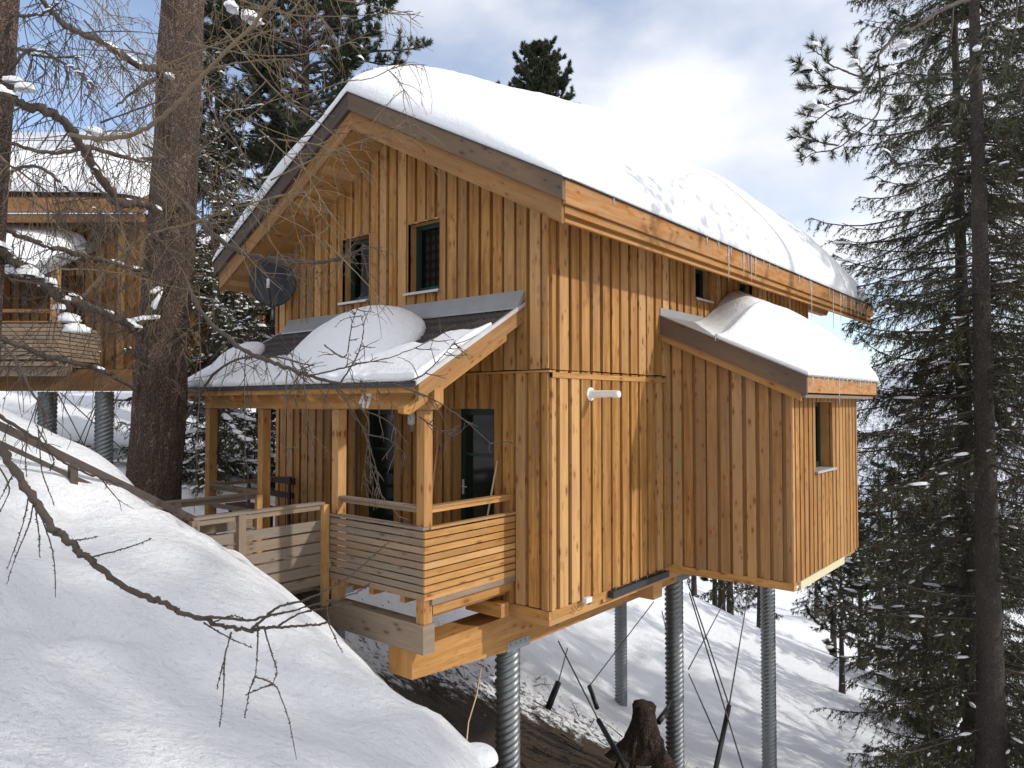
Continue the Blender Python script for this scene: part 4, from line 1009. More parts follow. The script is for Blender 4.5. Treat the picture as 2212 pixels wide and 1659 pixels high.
def tufts(ne, Pt, Dr, rng, L=.09, W_=.006, n=34, spread=1.0, stem=.12, tone=None):
    """bottle-brush tufts at the end of shoots"""
    N_ = len(Pt); ix = np.repeat(np.arange(N_), n); s = rng.random(len(ix))**.8
    lat = unit(rng.normal(size=(len(ix), 3))); D_ = Dr[ix]; lat = unit(lat-D_*(lat*D_).sum(-1, keepdims=True)); d = unit(D_*(.35+s[:, None]*.9)+lat*spread*.8)
    side = unit(np.cross(d, rng.normal(size=d.shape))); tn = np.clip((rng.normal(.4, .22, N_) if tone is None else tone)[ix]+rng.normal(0, .12, len(ix)), 0, 1)
    needle_tris(ne, Pt[ix]-D_*stem*(1-s[:, None]), d, side, L*rng.uniform(.75, 1.15, len(ix)), np.full(len(ix), W_), tn)
def pine(name, x, y, zb, H, Rm, tr, label, crown0=.2, seed=3, per_m=8, snow=.2, nt=46, L=.10, W_=.012, shape='oval', group=None, az=None, npt=20, dens=1.0):
    rng = np.random.default_rng(seed); root = empty(name, (x, y, zb), label, 'tree', group)
    V, F = trunk_mesh([(x, y, zb-.5), (x, y, zb+H*.5), (x, y, zb+H)], tr, .02, seed=seed, n=14); npmesh('trunk', V, F, M['sprucebark'], root, smooth=True)
    nb = int(per_m*H*(1-crown0)); h = crown0+(1-crown0)*np.sort(rng.random(nb)); a = rng.random(nb)*2*math.pi
    if az is not None:
        keep = np.cos(a-az[0]) > az[1]; h, a = h[keep], a[keep]; nb = len(h)
    u = (h-crown0)/(1-crown0); prof = np.sqrt(np.clip(1-(u*1.0)**2, .02, 1))*np.clip(.55+u*2, 0, 1); Ln = Rm*prof*rng.uniform(.6, 1.1, nb)
    st = np.stack([x+0*h, y+0*h, zb+H*h], -1); dr = np.stack([np.cos(a), np.sin(a), rng.uniform(-.1, .5, nb)+u*.8], -1)
    B = curves(st, dr, Ln, 8, droop=.3, wob=.12, up_end=1.0, rng=rng); br = Acc(); v, f = tubes(B, (.012+.012*Ln[:, None])*np.linspace(1, .3, 8)[None], 5); br.add(v, f)
    P, T, ix, t = sample(B, npt, rng, .25); S_ = unit(np.cross(T, np.array([0, 0, 1.0])))*np.where(rng.random(len(P)) < .5, -1, 1)[:, None]
    tl = np.maximum(.15, Ln[ix]*.28*(1.2-t))*rng.uniform(.6, 1.2, len(P)); td = unit(T*.6+S_*rng.uniform(.2, 1, len(P))[:, None]+np.array([0, 0, 1.0])*rng.uniform(-.3, .6, len(P))[:, None])
    Tw = curves(P, td, tl, 5, droop=-.5, wob=.12, rng=rng); v, f = tubes(Tw, np.full((len(Tw), 5), .006), 3); br.add(v, f); br.obj('branches', M['branch'], root)
    ne = Acc(); D_ = unit(Tw[:, -1]-Tw[:, -2]); tufts(ne, Tw[:, -1], D_, rng, L, W_, int(nt*dens)); tufts(ne, Tw[:, 2], unit(Tw[:, 3]-Tw[:, 2]), rng, L*.9, W_, int(nt*.4*dens)); tufts(ne, B[:, -1], unit(B[:, -1]-B[:, -2]), rng, L, W_, int(nt*dens))
    ne.obj('crown', M['pineneedle'], root)
    if snow:
        sn = Acc(); k = rng.random(len(Tw)) < snow; ln = .06+.10*rng.random(k.sum())**1.5; blobs(sn, Tw[k, -1]+np.array([0, 0, .03]), np.stack([ln*1.2, ln*.8, ln*.5], -1), rng, 7, 4); sn.obj('snow', M['treesnow'], root, True)
    return root

def catmull(pts, per=8):
    P = np.array(pts, float); P = np.vstack([2*P[0]-P[1], P, 2*P[-1]-P[-2]]); out = []
    for i in range(1, len(P)-2):
        for k in range(per):
            t = k/per; a, b, c, d = P[i-1], P[i], P[i+1], P[i+2]
            out.append(.5*((2*b)+(-a+c)*t+(2*a-5*b+4*c-d)*t*t+(-a+3*b-3*c+d)*t**3))
    out.append(P[-2]); return np.array(out)
def larch_limb(A, K_, pts, r0, r1, rng, nt=20, tl=(.4, 1.2), hang=.5, sub=3, knob=.009, twr=.004, kn_per_m=16, side=None, t0=.1, snowacc=None, snow=0.0, rough=0):
    """one limb of a bare larch: limb, hanging twigs, sub twigs and their knobbly spurs"""
    C = catmull(pts, 8); n = len(C); wob = rng.normal(size=C.shape)*r0*.25; C = C+wob
    rad = np.linspace(r0, r1, n)*(1+.10*rng.normal(size=n)); v, f = tubes(C[None], rad[None], 8); A.add(v, f)
    if nt:
        P, T, ix, t = sample(C[None], nt, rng, t0); lat = unit(rng.normal(size=P.shape)); lat = unit(lat-T*(lat*T).sum(-1, keepdims=True))
        d = unit(T*rng.uniform(.1, 1.0, nt)[:, None]+lat*.9+np.array([0, 0, -hang])); L = rng.uniform(*tl, nt)*(1.1-.5*t)
        Tw = curves(P, d, L, 9, droop=hang*1.0, wob=.10, rng=rng); R_ = np.linspace(twr*1.5, twr*.6, 9)[None]*np.ones((nt, 1)); v, f = tubes(Tw, R_, 4); A.add(v, f)
        allT = [(Tw, L)]
        if sub:
            P, T, ix, t = sample(Tw, sub, rng, .15); lat = unit(rng.normal(size=P.shape)); lat = unit(lat-T*(lat*T).sum(-1, keepdims=True)); d = unit(T*.9+lat*.8+np.array([0, 0, -hang*.8])); L2 = L[ix]*rng.uniform(.2, .6, len(P))
            T3 = curves(P, d, L2, 7, droop=hang*1.2, wob=.10, rng=rng); v, f = tubes(T3, np.linspace(twr, twr*.5, 7)[None]*np.ones((len(T3), 1)), 3); A.add(v, f); allT.append((T3, L2))
        for Tc, Lc in allT:
            per = max(2, int(np.mean(Lc)*kn_per_m)); P, T, ix, t = sample(Tc, per, rng, .03); knobs(K_, P, T, knob, rng)
    if rough:
        P, T, ix, t = sample(C[None], rough, rng, 0); lat = unit(rng.normal(size=P.shape)); P = P+lat*np.interp(t, [0, 1], [r0, r1])[:, None]*.9; knobs(K_, P, lat, max(knob, r1*.9), rng)
    if snowacc is not None and snow:
        P, T, ix, t = sample(C[None], int(snow*1.7), rng, 0); r = np.interp(t, [0, 1], [r0, r1]); s = (r*1.0+.008)*rng.uniform(.5, 1.25, len(P)); blobs(snowacc, P+np.array([0, 0, 1.0])*(r*.5)[:, None], np.stack([s*2.6, s*.85, s*.7], -1), rng, 12, 6, T)
    return C
def knobs(K_, P, T, s, rng):
    n = len(P); lat = unit(rng.normal(size=P.shape)); lat = unit(lat-T*(lat*T).sum(-1, keepdims=True)*.6); b = unit(np.cross(T, lat)); sz = (s*rng.uniform(.6, 1.3, n))[:, None]
    V = np.empty((n, 4, 3)); V[:, 0] = P-T*sz*.6; V[:, 1] = P+T*sz*.6; V[:, 2] = P+b*sz*.6; V[:, 3] = P+lat*sz*1.5
    o = np.arange(n)[:, None]*4; F = np.concatenate([o+np.array([0, 2, 3]), o+np.array([2, 1, 3]), o+np.array([1, 0, 3])]); K_.add(V.reshape(-1, 3), F)
# ------------------------------------------------------------------ trees of the photo
def A3(*q): return [at(a, b, D=c) for a, b, c in q]
def base(px, D, py=1400): p = at(px, py, D=D); return float(p[0]), float(p[1]), gz(float(p[0]), float(p[1]))
# the big larch left of the porch
rng = np.random.default_rng(5)
b0 = at(332, 1085, D=11.0); T_ = [at(325, 1150, D=11.0), at(345, 860, D=11.05), at(372, 480, D=11.1), at(396, 0, D=11.2), at(410, -400, D=11.3)]
la = empty('larch_tree', tuple(b0), 'big old larch with reddish brown bark and bare drooping branches left of the porch', 'tree')
V, F = trunk_mesh(T_, .40, .265, n=110, flare=.0, seed=3, rows=200)
npmesh('trunk', V, F, M['larchbark'], la, smooth=True)
A = Acc(); K_ = Acc(); sn = Acc(); PA = Acc()
kw = dict(rng=rng, snowacc=sn)
larch_limb(A, K_, A3((347, 148, 11), (300, 140, 10.6), (230, 95, 10), (150, 60, 9.6), (110, 20, 9.4), (60, -30, 9.2)), .055, .03, nt=34, tl=(.5, 1.5), hang=.7, snow=3, **kw)
larch_limb(A, K_, A3((372, 470, 11), (300, 440, 10.4), (250, 433, 9.8), (190, 340, 9), (147, 277, 8.6), (100, 240, 8.2), (30, 217, 8), (-40, 170, 7.8)), .06, .045, nt=46, tl=(.5, 1.6), hang=.7, snow=6, rough=60, **kw)
larch_limb(A, K_, A3((345, 165, 11), (300, 190, 10.6), (250, 230, 10.2)), .035, .012, nt=10, hang=.4, **kw)
larch_limb(A, K_, A3((385, 560, 11), (307, 702, 10.6), (274, 699, 10.3), (185, 658, 9.6), (130, 643, 9.2), (85, 606, 8.9), (37, 569, 8.6), (-30, 520, 8.3)), .06, .055, nt=40, tl=(.4, 1.3), hang=.6, snow=12, rough=90, **kw)
larch_limb(A, K_, A3((360, 600, 11), (250, 570, 10.4), (174, 550, 9.8), (104, 532, 9.2), (33, 506, 8.8), (-30, 470, 8.4)), .04, .028, nt=34, tl=(.4, 1.2), hang=.6, snow=4, rough=60, **kw)
larch_limb(A, K_, A3((330, 860, 11), (220, 800, 10.2), (111, 773, 9.3), (63, 754, 8.9), (-20, 720, 8.5)), .04, .03, nt=36, tl=(.4, 1.1), hang=.6, snow=2, rough=110, **kw)
larch_limb(A, K_, A3((385, 330, 11), (300, 345, 10.4), (200, 320, 9.8), (100, 330, 9.2), (0, 300, 8.6)), .035, .02, nt=34, tl=(.5, 1.5), hang=.8, snow=2, **kw)
# limbs reaching right over porch and gable
larch_limb(A, K_, A3((395, 440, 10.8), (461, 508, 10), (527, 548, 9.2), (600, 562, 8.6), (674, 567, 8.2), (740, 558, 7.9), (795, 532, 7.6)), .042, .012, nt=46, tl=(.35, 1.0), hang=.35, **kw)
larch_limb(A, K_, A3((395, 590, 10.8), (440, 680, 9.8), (512, 746, 9.0), (569, 776, 8.4), (622, 796, 8.0), (669, 812, 7.7), (735, 829, 7.4), (785, 832, 7.2), (849, 829, 7.0)), .034, .009, nt=30, tl=(.3, .85), hang=.35, rough=20, **kw)
larch_limb(A, K_, A3((400, 905, 10.8), (470, 800, 10), (560, 770, 9.3), (680, 790, 8.8)), .022, .006, nt=16, tl=(.4, 1.0), hang=.5, **kw)
for q in ([(720, 832, 7.4), (770, 900, 7.3), (795, 960, 7.25), (805, 1020, 7.2), (835, 1100, 7.15)], [(725, 835, 7.4), (792, 900, 7.2), (790, 990, 7.2), (780, 1060, 7.2)], [(770, 880, 7.3), (830, 905, 7.2), (865, 935, 7.1)], [(790, 938, 7.2), (840, 950, 7.1), (880, 985, 7.0)],
          [(795, 950, 7.2), (812, 1010, 7.1), (825, 1070, 7.0), (866, 1120, 7.0)], [(620, 800, 8), (615, 900, 7.9), (612, 960, 7.9), (630, 970, 7.9)], [(655, 810, 7.8), (665, 900, 7.7), (672, 950, 7.7), (678, 995, 7.6)], [(530, 760, 8.8), (528, 850, 8.7), (530, 950, 8.7), (528, 1060, 8.7)], [(430, 620, 9), (432, 800, 8.9), (425, 980, 8.8), (420, 1110, 8.8)]):
    larch_limb(A, K_, A3(*q), .007, .003, nt=5, tl=(.12, .4), hang=.7, sub=1, t0=.2, rng=rng, rough=26)
for q in ([(700, 745, 7.6), (745, 770, 7.4), (760, 700, 7.3), (775, 660, 7.2)], [(735, 829, 7.4), (770, 770, 7.3), (785, 720, 7.2), (780, 680, 7.1)], [(669, 812, 7.7), (720, 800, 7.5), (780, 785, 7.4), (850, 770, 7.3), (930, 735, 7.2), (985, 700, 7.2)], [(849, 829, 7.0), (905, 815, 7.0), (950, 775, 6.9), (985, 735, 6.9)],
          [(849, 829, 7.0), (930, 860, 6.9), (1000, 905, 6.8), (1060, 958, 6.7)], [(905, 900, 7), (950, 930, 6.9), (985, 942, 6.9)]):
    larch_limb(A, K_, A3(*q), .009, .003, nt=9, tl=(.12, .45), hang=.2, sub=1, t0=.1, rng=rng, rough=30)
# paler smooth shoots
larch_limb(PA, K_, A3((150, 290, 5), (220, 300, 4.9), (290, 290, 4.8), (340, 260, 4.7), (390, 215, 4.6), (450, 150, 4.5), (540, 60, 4.4), (600, -10, 4.3)), .016, .011, nt=26, tl=(.3, .9), hang=.3, twr=.0028, knob=.006, rng=rng)
larch_limb(PA, K_, A3((180, 640, 6.5), (300, 520, 6.3), (420, 480, 6.2), (540, 440, 6.1), (620, 420, 6.0)), .014, .006, nt=22, tl=(.4, 1.1), hang=.2, twr=.0035, knob=.006, rng=rng)
for q in ([(640, 330, 6), (700, 440, 5.9), (760, 520, 5.8)], [(635, 385, 6), (690, 460, 5.9), (735, 520, 5.9)], [(560, 280, 6), (650, 360, 5.9), (727, 408, 5.8)], [(600, 300, 6), (700, 315, 5.9), (800, 328, 5.8)], [(480, 60, 5.5), (600, 200, 5.4), (720, 290, 5.3), (805, 400, 5.3)], [(700, 520, 6), (780, 600, 5.9), (850, 680, 5.8)],
          [(520, 0, 5), (620, 30, 5), (740, 35, 4.9), (892, 24, 4.8)], [(400, 90, 6), (560, 120, 5.9), (700, 110, 5.8), (800, 70, 5.7)], [(420, 330, 7), (540, 250, 6.8), (640, 170, 6.6), (700, 90, 6.5)], [(430, 180, 7), (520, 250, 6.9), (640, 300, 6.7), (760, 330, 6.6)], [(640, 215, 7), (740, 178, 6.9), (798, 170, 6.8), (843, 149, 6.7), (864, 128, 6.7), (876, 66, 6.6)], [(843, 149, 6.7), (880, 140, 6.7), (921, 140, 6.7)], [(840, 152, 6.7), (865, 180, 6.7), (885, 230, 6.7)]):
    larch_limb(PA, K_, A3(*q), .006, .0025, nt=6, tl=(.2, .6), hang=.2, sub=1, twr=.0028, knob=.006, rng=rng, rough=14)
# a net of thin crown twigs in front of the sky
for i in range(40):
    x0, y0 = rng.uniform(-40, 620), rng.uniform(-60, 620); D0 = rng.uniform(5.5, 10); ang = rng.uniform(-.6, .9); ln = rng.uniform(120, 330)*9/D0*.8
    if x0 > 430 and y0 > 430: continue
    pts = [(x0+ln*f*math.cos(ang), y0+ln*f*math.sin(ang)+40*f*f, D0-.3*f) for f in (0, .33, .66, 1)]
    larch_limb(PA if i % 2 else A, K_, A3(*pts), .0085, .003, nt=11, tl=(.3, .9), hang=.6, sub=3, rng=rng, twr=.0024)
for i in range(60):                          # hair-fine shoots sprouting from the trunk
    f = rng.random(); p = T_[1]*(1-f)+T_[3]*f; a = rng.uniform(-2.6, .6); d = RT*math.cos(a)*1.0 - FW*abs(math.sin(a)) ; p = p+d*.33
    q = [p, p+d*.25+np.array([0, 0, .08]), p+d*.5+np.array([0, 0, .02])+rng.normal(size=3)*.08, p+d*.75+rng.normal(size=3)*.12-np.array([0, 0, .2])]
    larch_limb(PA, K_, q, .005, .002, nt=5, tl=(.15, .5), hang=.7, sub=1, rng=rng, twr=.0025, knob=.006)
# snow clumps lodged on limbs
C_ = np.array(A3((366, 165, 10.6), (500, 15, 10), (545, 40, 10), (30, 175, 8), (55, 190, 8), (205, 285, 8.6), (60, 590, 8.7), (105, 610, 9), (150, 690, 9.3), (165, 712, 9.3), (128, 665, 9.2)))
blobs(sn, C_, rng.uniform(.06, .12, (len(C_), 1))*np.array([1.5, 1, .8]), rng, 12, 7)
A.obj('branches', M['twig'], la); PA.obj('young_branches', M['paletwig'], la); K_.obj('spurs', M['twig'], la); sn.obj('snow', M['treesnow'], la, True)
# dark trunk at the left edge
rng = np.random.default_rng(8)
p = at(-6, 900, D=8.5); l2 = empty('larch_tree', (p[0], p[1], gz(p[0], p[1])), 'dark larch trunk cut by the left edge of the photo', 'tree')
V, F = trunk_mesh([at(-50, 1100, D=8.5), at(-22, 500, D=8.5), at(12, 0, D=8.5), at(25, -300, D=8.5)], .17, .13, n=24, flare=0, seed=9, rows=70); npmesh('trunk', V, F, M['larchbark'], l2, smooth=True)
A = Acc(); K_ = Acc(); sn = Acc()
for q in ([(10, 30, 8.5), (60, 35, 8.3), (110, 20, 8.1), (160, -30, 8)], [(5, 180, 8.5), (60, 110, 8.2), (130, 130, 8), (210, 190, 7.8)], [(0, 90, 8.5), (80, 120, 8.3), (170, 125, 8.1)], [(0, 380, 8.5), (80, 360, 8.3), (160, 420, 8.1), (230, 470, 8)]):
    larch_limb(A, K_, A3(*q), .022, .008, nt=20, tl=(.4, 1.3), hang=.7, rng=rng, snowacc=sn, snow=3)
A.obj('branches', M['twig'], l2); K_.obj('spurs', M['twig'], l2); sn.obj('snow', M['treesnow'], l2, True)
# low bough in the foreground, its tree stands left of the frame
rng = np.random.default_rng(21)
p = at(-260, 900, D=3.4); fo = empty('larch_tree', (p[0], p[1], gz(p[0], p[1])), 'knobbly larch bough sweeping low over the snow bank in the foreground', 'tree')
V, F = trunk_mesh([(p[0], p[1], gz(p[0], p[1])-.3), (p[0], p[1], 3), (p[0], p[1], 6)], .14, .08, n=20, flare=.2, seed=4, rows=40); npmesh('trunk', V, F, M['larchbark'], fo, smooth=True)
A = Acc(); K_ = Acc()
def fl(pts, r0, r1, nt=0, **k): larch_limb(A, K_, [at(a, b, D=c) for a, b, c in pts], r0, r1, nt=nt, rng=rng, **k)
fl([(-260, 760, 3.4), (-100, 850, 3.2), (0, 968, 3.0), (60, 1060, 2.95), (110, 1135, 2.9), (150, 1170, 2.9), (200, 1212, 2.88), (280, 1275, 2.85), (350, 1300, 2.82), (400, 1325, 2.8), (470, 1350, 2.8), (540, 1362, 2.78)], .020, .0065, rough=420, knob=.007)
fl([(540, 1362, 2.78), (580, 1355, 2.77), (630, 1353, 2.76), (690, 1348, 2.75), (715, 1340, 2.75)], .007, .003, rough=60, knob=.006)
fl([(540, 1362, 2.78), (565, 1340, 2.76), (600, 1312, 2.75), (660, 1295, 2.74), (740, 1255, 2.72), (790, 1215, 2.7), (840, 1170, 2.7)], .006, .0018, rough=60, knob=.006)
fl([(420, 1332, 2.8), (480, 1335, 2.79), (540, 1340, 2.78), (580, 1330, 2.77), (640, 1318, 2.76), (700, 1300, 2.75), (770, 1280, 2.74), (800, 1258, 2.73)], .006, .002, rough=70, knob=.006)
fl([(600, 1352, 2.77), (650, 1325, 2.76), (720, 1310, 2.75), (760, 1300, 2.75)], .004, .002, rough=40, knob=.006)
for q in ([(557, 1350, 2.78), (555, 1420, 2.77), (552, 1460, 2.76)], [(552, 1460, 2.76), (540, 1490, 2.76), (528, 1550, 2.75)], [(570, 1355, 2.77), (590, 1420, 2.76), (598, 1450, 2.75), (590, 1475, 2.75)], [(548, 1462, 2.76), (575, 1470, 2.75), (600, 1490, 2.75), (625, 1560, 2.74), (640, 1640, 2.74)], [(500, 1365, 2.79), (480, 1440, 2.78), (468, 1490, 2.78)], [(485, 1420, 2.78), (482, 1500, 2.77), (475, 1570, 2.77)],
          [(440, 1345, 2.8), (490, 1375, 2.79), (545, 1400, 2.78)], [(590, 1478, 2.75), (560, 1488, 2.75), (530, 1502, 2.75)], [(705, 1300, 2.75), (712, 1350, 2.75), (740, 1410, 2.75)], [(65, 1050, 2.95), (50, 1130, 2.93), (15, 1230, 2.92)], [(75, 1075, 2.94), (60, 1140, 2.93), (35, 1200, 2.92), (15, 1262, 2.92)], [(80, 1095, 2.93), (105, 1160, 2.91), (118, 1220, 2.9), (120, 1290, 2.9)],
          [(75, 1090, 2.94), (84, 1150, 2.92), (86, 1205, 2.92)], [(82, 920, 3.2), (90, 1010, 3.1), (105, 1060, 3.05), (118, 1090, 3.0)], [(60, 930, 3.2), (55, 990, 3.15), (58, 1030, 3.1)], [(85, 930, 3.2), (115, 990, 3.1), (108, 1018, 3.1)], [(190, 1205, 2.88), (250, 1190, 2.86), (300, 1175, 2.85), (328, 1162, 2.85)], [(460, 1345, 2.8), (500, 1330, 2.79), (530, 1338, 2.79)],
          [(0, 1010, 3.0), (20, 1060, 2.98), (-10, 1120, 2.96)], [(30, 1020, 3), (0, 1080, 2.98)], [(150, 1168, 2.9), (180, 1165, 2.9), (210, 1160, 2.89)]):
    fl(q, .0032, .0014, rough=34, knob=.0055)
fl([(-60, 860, 3.5), (0, 900, 3.4), (80, 950, 3.3), (140, 1000, 3.25), (210, 1030, 3.2), (270, 1048, 3.2)], .010, .003, nt=8, tl=(.1, .35), hang=.7, sub=1, rough=70, twr=.002, knob=.005)
fl([(-60, 700, 3.6), (20, 760, 3.5), (70, 850, 3.4), (100, 900, 3.3)], .008, .003, nt=10, tl=(.1, .35), hang=.7, sub=1, rough=40, twr=.002, knob=.005)
A.obj('branches', M['twig'], fo); K_.obj('spurs', M['twig'], fo)

# snowy spruces behind the porch, stone pine above
x, y, z = base(455, 18.5); spruce('spruce_tree', x, y, z, 12.6, 3.0, .2, 'snow laden spruce directly behind the larch trunk', seed=31, snow=1.6, nl=.095, nw=.024, crown0=.03, dens=1.1, per_m=10)
x, y, z = base(575, 21.5); spruce('spruce_tree', x, y, z, 13.2, 2.7, .2, 'snow laden spruce showing between the larch and the left gable verge', seed=32, snow=1.5, nl=.09, nw=.022, crown0=.03, dens=1.2, per_m=11)
x, y, z = base(360, 23); spruce('spruce_tree', x, y, z, 12, 2.2, .2, 'snowy spruce left of the larch trunk above the neighbouring chalet', seed=33, snow=1.3, nl=.09, nw=.022, crown0=.05, dens=.7)
x, y, z = base(650, 19); pine('stone_pine_tree', x, y, z, 19.5, 3.6, .22, 'tall stone pine with dense dark tufts rising left of the roof peak', crown0=.46, seed=41, per_m=17, snow=.05, L=.17, W_=.024, nt=50, npt=26)
x, y, z = base(1168, 34); pine('stone_pine_tree', x, y, z, float(at(1168, 88, D=34)[2])-z, 3.0, .2, 'top of a stone pine peeping over the snowy roof ridge', crown0=.68, seed=42, per_m=22, snow=.0, L=.17, W_=.03, nt=38)
# right: two tall spruces
x, y, z = base(2140, 17.2); spruce('spruce_tree', x, y, z, 29, 3.4, .33, 'tall spruce with thick grey trunk nearest the right edge', seed=51, snow=.38, nl=.10, nw=.020, crown0=.02, per_m=12, dens=1.2, taper=.35, droop=1.0, skip=math.atan2(CAM[1]-y, CAM[0]-x))
x, y, z = base(2098, 19.5); spruce('spruce_tree', x, y, z, 28, 3.6, .29, 'slimmer spruce just left of the thick grey trunk', seed=52, snow=.38, nl=.105, nw=.021, crown0=.02, per_m=11, dens=1.05, taper=.35, droop=1.0, skip=math.atan2(CAM[1]-y, CAM[0]-x))
x, y, z = base(2290, 21); spruce('spruce_tree', x, y, z, 28, 3.6, .3, 'spruce half hidden behind the thick grey trunk at the right edge', seed=53, snow=.38, nl=.12, nw=.026, crown0=.02, per_m=9, dens=.85, taper=.4)
x, y, z = base(2005, 27); spruce('spruce_tree', x, y, z, 14.5, 3.4, .25, 'mid distance spruce right of the side extension', seed=54, snow=.38, nl=.13, nw=.032, crown0=.02, per_m=9, dens=.8, taper=.6)
# stone pine limb entering from the top right
rng = np.random.default_rng(61); px_, py_, pz_ = base(2290, 13.0)
sp = empty('stone_pine_tree', (px_, py_, pz_), 'stone pine reaching a tufted limb in from the top right corner', 'tree')
V, F = trunk_mesh([(px_, py_, pz_-.5), (px_, py_, 5), (px_, py_, 14)], .2, .09, n=18, seed=6); npmesh('trunk', V, F, M['sprucebark'], sp, smooth=True)
br = Acc(); ne = Acc(); K2 = Acc(); sn = Acc()
def plimb(q, r0, r1, tuft=6, big=44):
    C = larch_limb(br, K2, A3(*q), r0, r1, rng=rng, nt=0)
    n = tuft; tt = np.linspace(.35, 1, n); ix = (tt*(len(C)-1)).astype(int); P = C[ix]; T = unit(C[np.minimum(ix+1, len(C)-1)]-C[np.maximum(ix-1, 0)])
    lat = unit(rng.normal(size=P.shape)); d = unit(T+lat*.9+np.array([0, 0, .15])); d[-1] = T[-1]; ln = rng.uniform(.10, .28, n); ln[-1] = .08
    Tw = curves(P, d, ln, 5, droop=-.3, wob=.1, rng=rng); v, f = tubes(Tw, np.full((n, 5), .005), 4); br.add(v, f); tufts(ne, Tw[:, -1], unit(Tw[:, -1]-Tw[:, -2]), rng, .115, .0085, 80, stem=.16)
    return Tw
ends = []
for q, n_ in (([(2290, -60, 13), (2150, -20, 12), (2060, 10, 11.3), (2019, 30, 11), (1979, 60, 10.7), (1939, 75, 10.4), (1909, 105, 10.2), (1894, 135, 10), (1879, 170, 9.9), (1849, 205, 9.8), (1799, 220, 9.7), (1759, 240, 9.6)], 16),
              ([(1874, 172, 9.9), (1829, 155, 9.7), (1789, 137, 9.6), (1774, 120, 9.6), (1754, 105, 9.5)], 6), ([(1849, 200, 9.8), (1799, 185, 9.7), (1759, 150, 9.5), (1719, 135, 9.4)], 7), ([(1859, 200, 9.8), (1784, 185, 9.6), (1734, 190, 9.4)], 6),
              ([(1899, 140, 10), (1899, 235, 9.9), (1859, 280, 9.7), (1809, 320, 9.6), (1759, 330, 9.5), (1734, 345, 9.4)], 10), ([(1809, 315, 9.6), (1759, 305, 9.5), (1719, 295, 9.4)], 5), ([(1860, 215, 9.8), (1800, 235, 9.6), (1762, 262, 9.5), (1748, 275, 9.5)], 6), ([(1865, 160, 9.9), (1850, 130, 9.8), (1843, 110, 9.8)], 4),
              ([(2019, 30, 11), (1990, 120, 10.8), (1960, 200, 10.6), (1935, 260, 10.5)], 14), ([(2060, 10, 11.3), (2050, 100, 11.1), (2010, 180, 11), (1990, 240, 11)], 14), ([(2150, -20, 12), (2130, 90, 11.6), (2090, 170, 11.4), (2070, 260, 11.2)], 16), ([(2200, -30, 12.4), (2190, 80, 12), (2160, 190, 11.8), (2150, 280, 11.7)], 16), ([(2260, 60, 12.9), (2210, 180, 12.5), (2190, 300, 12.3)], 12)):
    ends.append(plimb(q, .035 if len(q) > 10 else .014, .008 if len(q) > 10 else .006, n_))
br.obj('branches', M['branch'], sp); ne.obj('crown', M['pineneedle'], sp)
C_ = np.array(A3((1757, 98, 9.5), (1742, 150, 9.45), (1845, 102, 9.8), (1752, 225, 9.5), (1770, 235, 9.5), (1843, 138, 9.8), (1950, 95, 10.4), (1925, 150, 10.2), (2110, 105, 11.5))); blobs(sn, C_, rng.uniform(.05, .085, (len(C_), 1))*np.array([1.2, 1, .8]), rng, 12, 7); sn.obj('snow', M['treesnow'], sp, True)
# trees on the slope beyond the pillars: build two kinds, then copy
g = 'trees on the slope beyond the house'
x, y, z = base(1818, 30); tA = pine('pine_tree', x, y, z, 6.2, 1.9, .13, 'young pine on the snow slope just right of the last pillar', crown0=.22, seed=71, per_m=9, snow=.25, L=.16, W_=.026, nt=26, npt=12, group=g)
x, y, z = base(1560, 42); tB = spruce('spruce_tree', x, y, z, 11, 2.3, .22, 'spruce on the slope edge behind the second pillar', seed=72, snow=.35, nl=.16, nw=.04, crown0=.12, per_m=7, dens=.5, group=g)
k = 0
DSC = {1: 'left of the second pillar', 2: 'between the two rear pillars'}
far = [(1545, 43, .9), (1578, 44, 1.0), (1642, 40, .85), (1500, 46, 1.1), (1455, 48, 1.0), (1400, 50, .9), (1860, 36, .9), (1905, 34, 1.0), (1950, 33, 1.05), (2010, 36, 1.15), (2070, 34, 1.2), (2160, 38, 1.2), (2240, 33, 1.1), (1800, 44, .9), (1765, 56, 1.0), (1840, 60, 1.2), (1930, 62, 1.3), (2040, 58, 1.3), (2130, 60, 1.3),
       (640, 34, 1.1), (560, 36, 1.2), (500, 30, 1.0), (700, 40, 1.2), (430, 32, 1.0), (1300, 48, .9), (310, 40, 1.1), (1240, 46, .9)]
for i, (px, D, s) in enumerate(far):
    x, y, z = base(px, D); src = tB if i % 3 else tA
    side = 'left background behind the porch' if px < 800 else ('far slope seen under the house' if px < 1700 else 'forest right of the house')
    copy_tree(src, (x, y, z-.1), i*1.7, s*(1.0 if src is tB else 1.5), ('dark spruce in the ' if src is tB else 'dark pine in the ')+side, g)
# off view to the right: spruces added to throw shade on the snow bank
for (x, y, s, lb) in ((11.0, -1.6, 21, 'unseen spruce added to shade the snow bank, nearest the house'), (12.5, -4.6, 21, 'unseen spruce added to shade the snow bank, farthest from the house'), (15.5, 0.2, 25, 'unseen spruce added to shade the snow bank, farther down the slope')):
    spruce('spruce_tree', x, y, gz(x, y), s, 2.7, .25, lb, seed=int(81+x), snow=.2, nl=.13, nw=.04, crown0=.1, per_m=9, dens=.55, taper=.35, group='unseen shade trees right of the viewpoint')
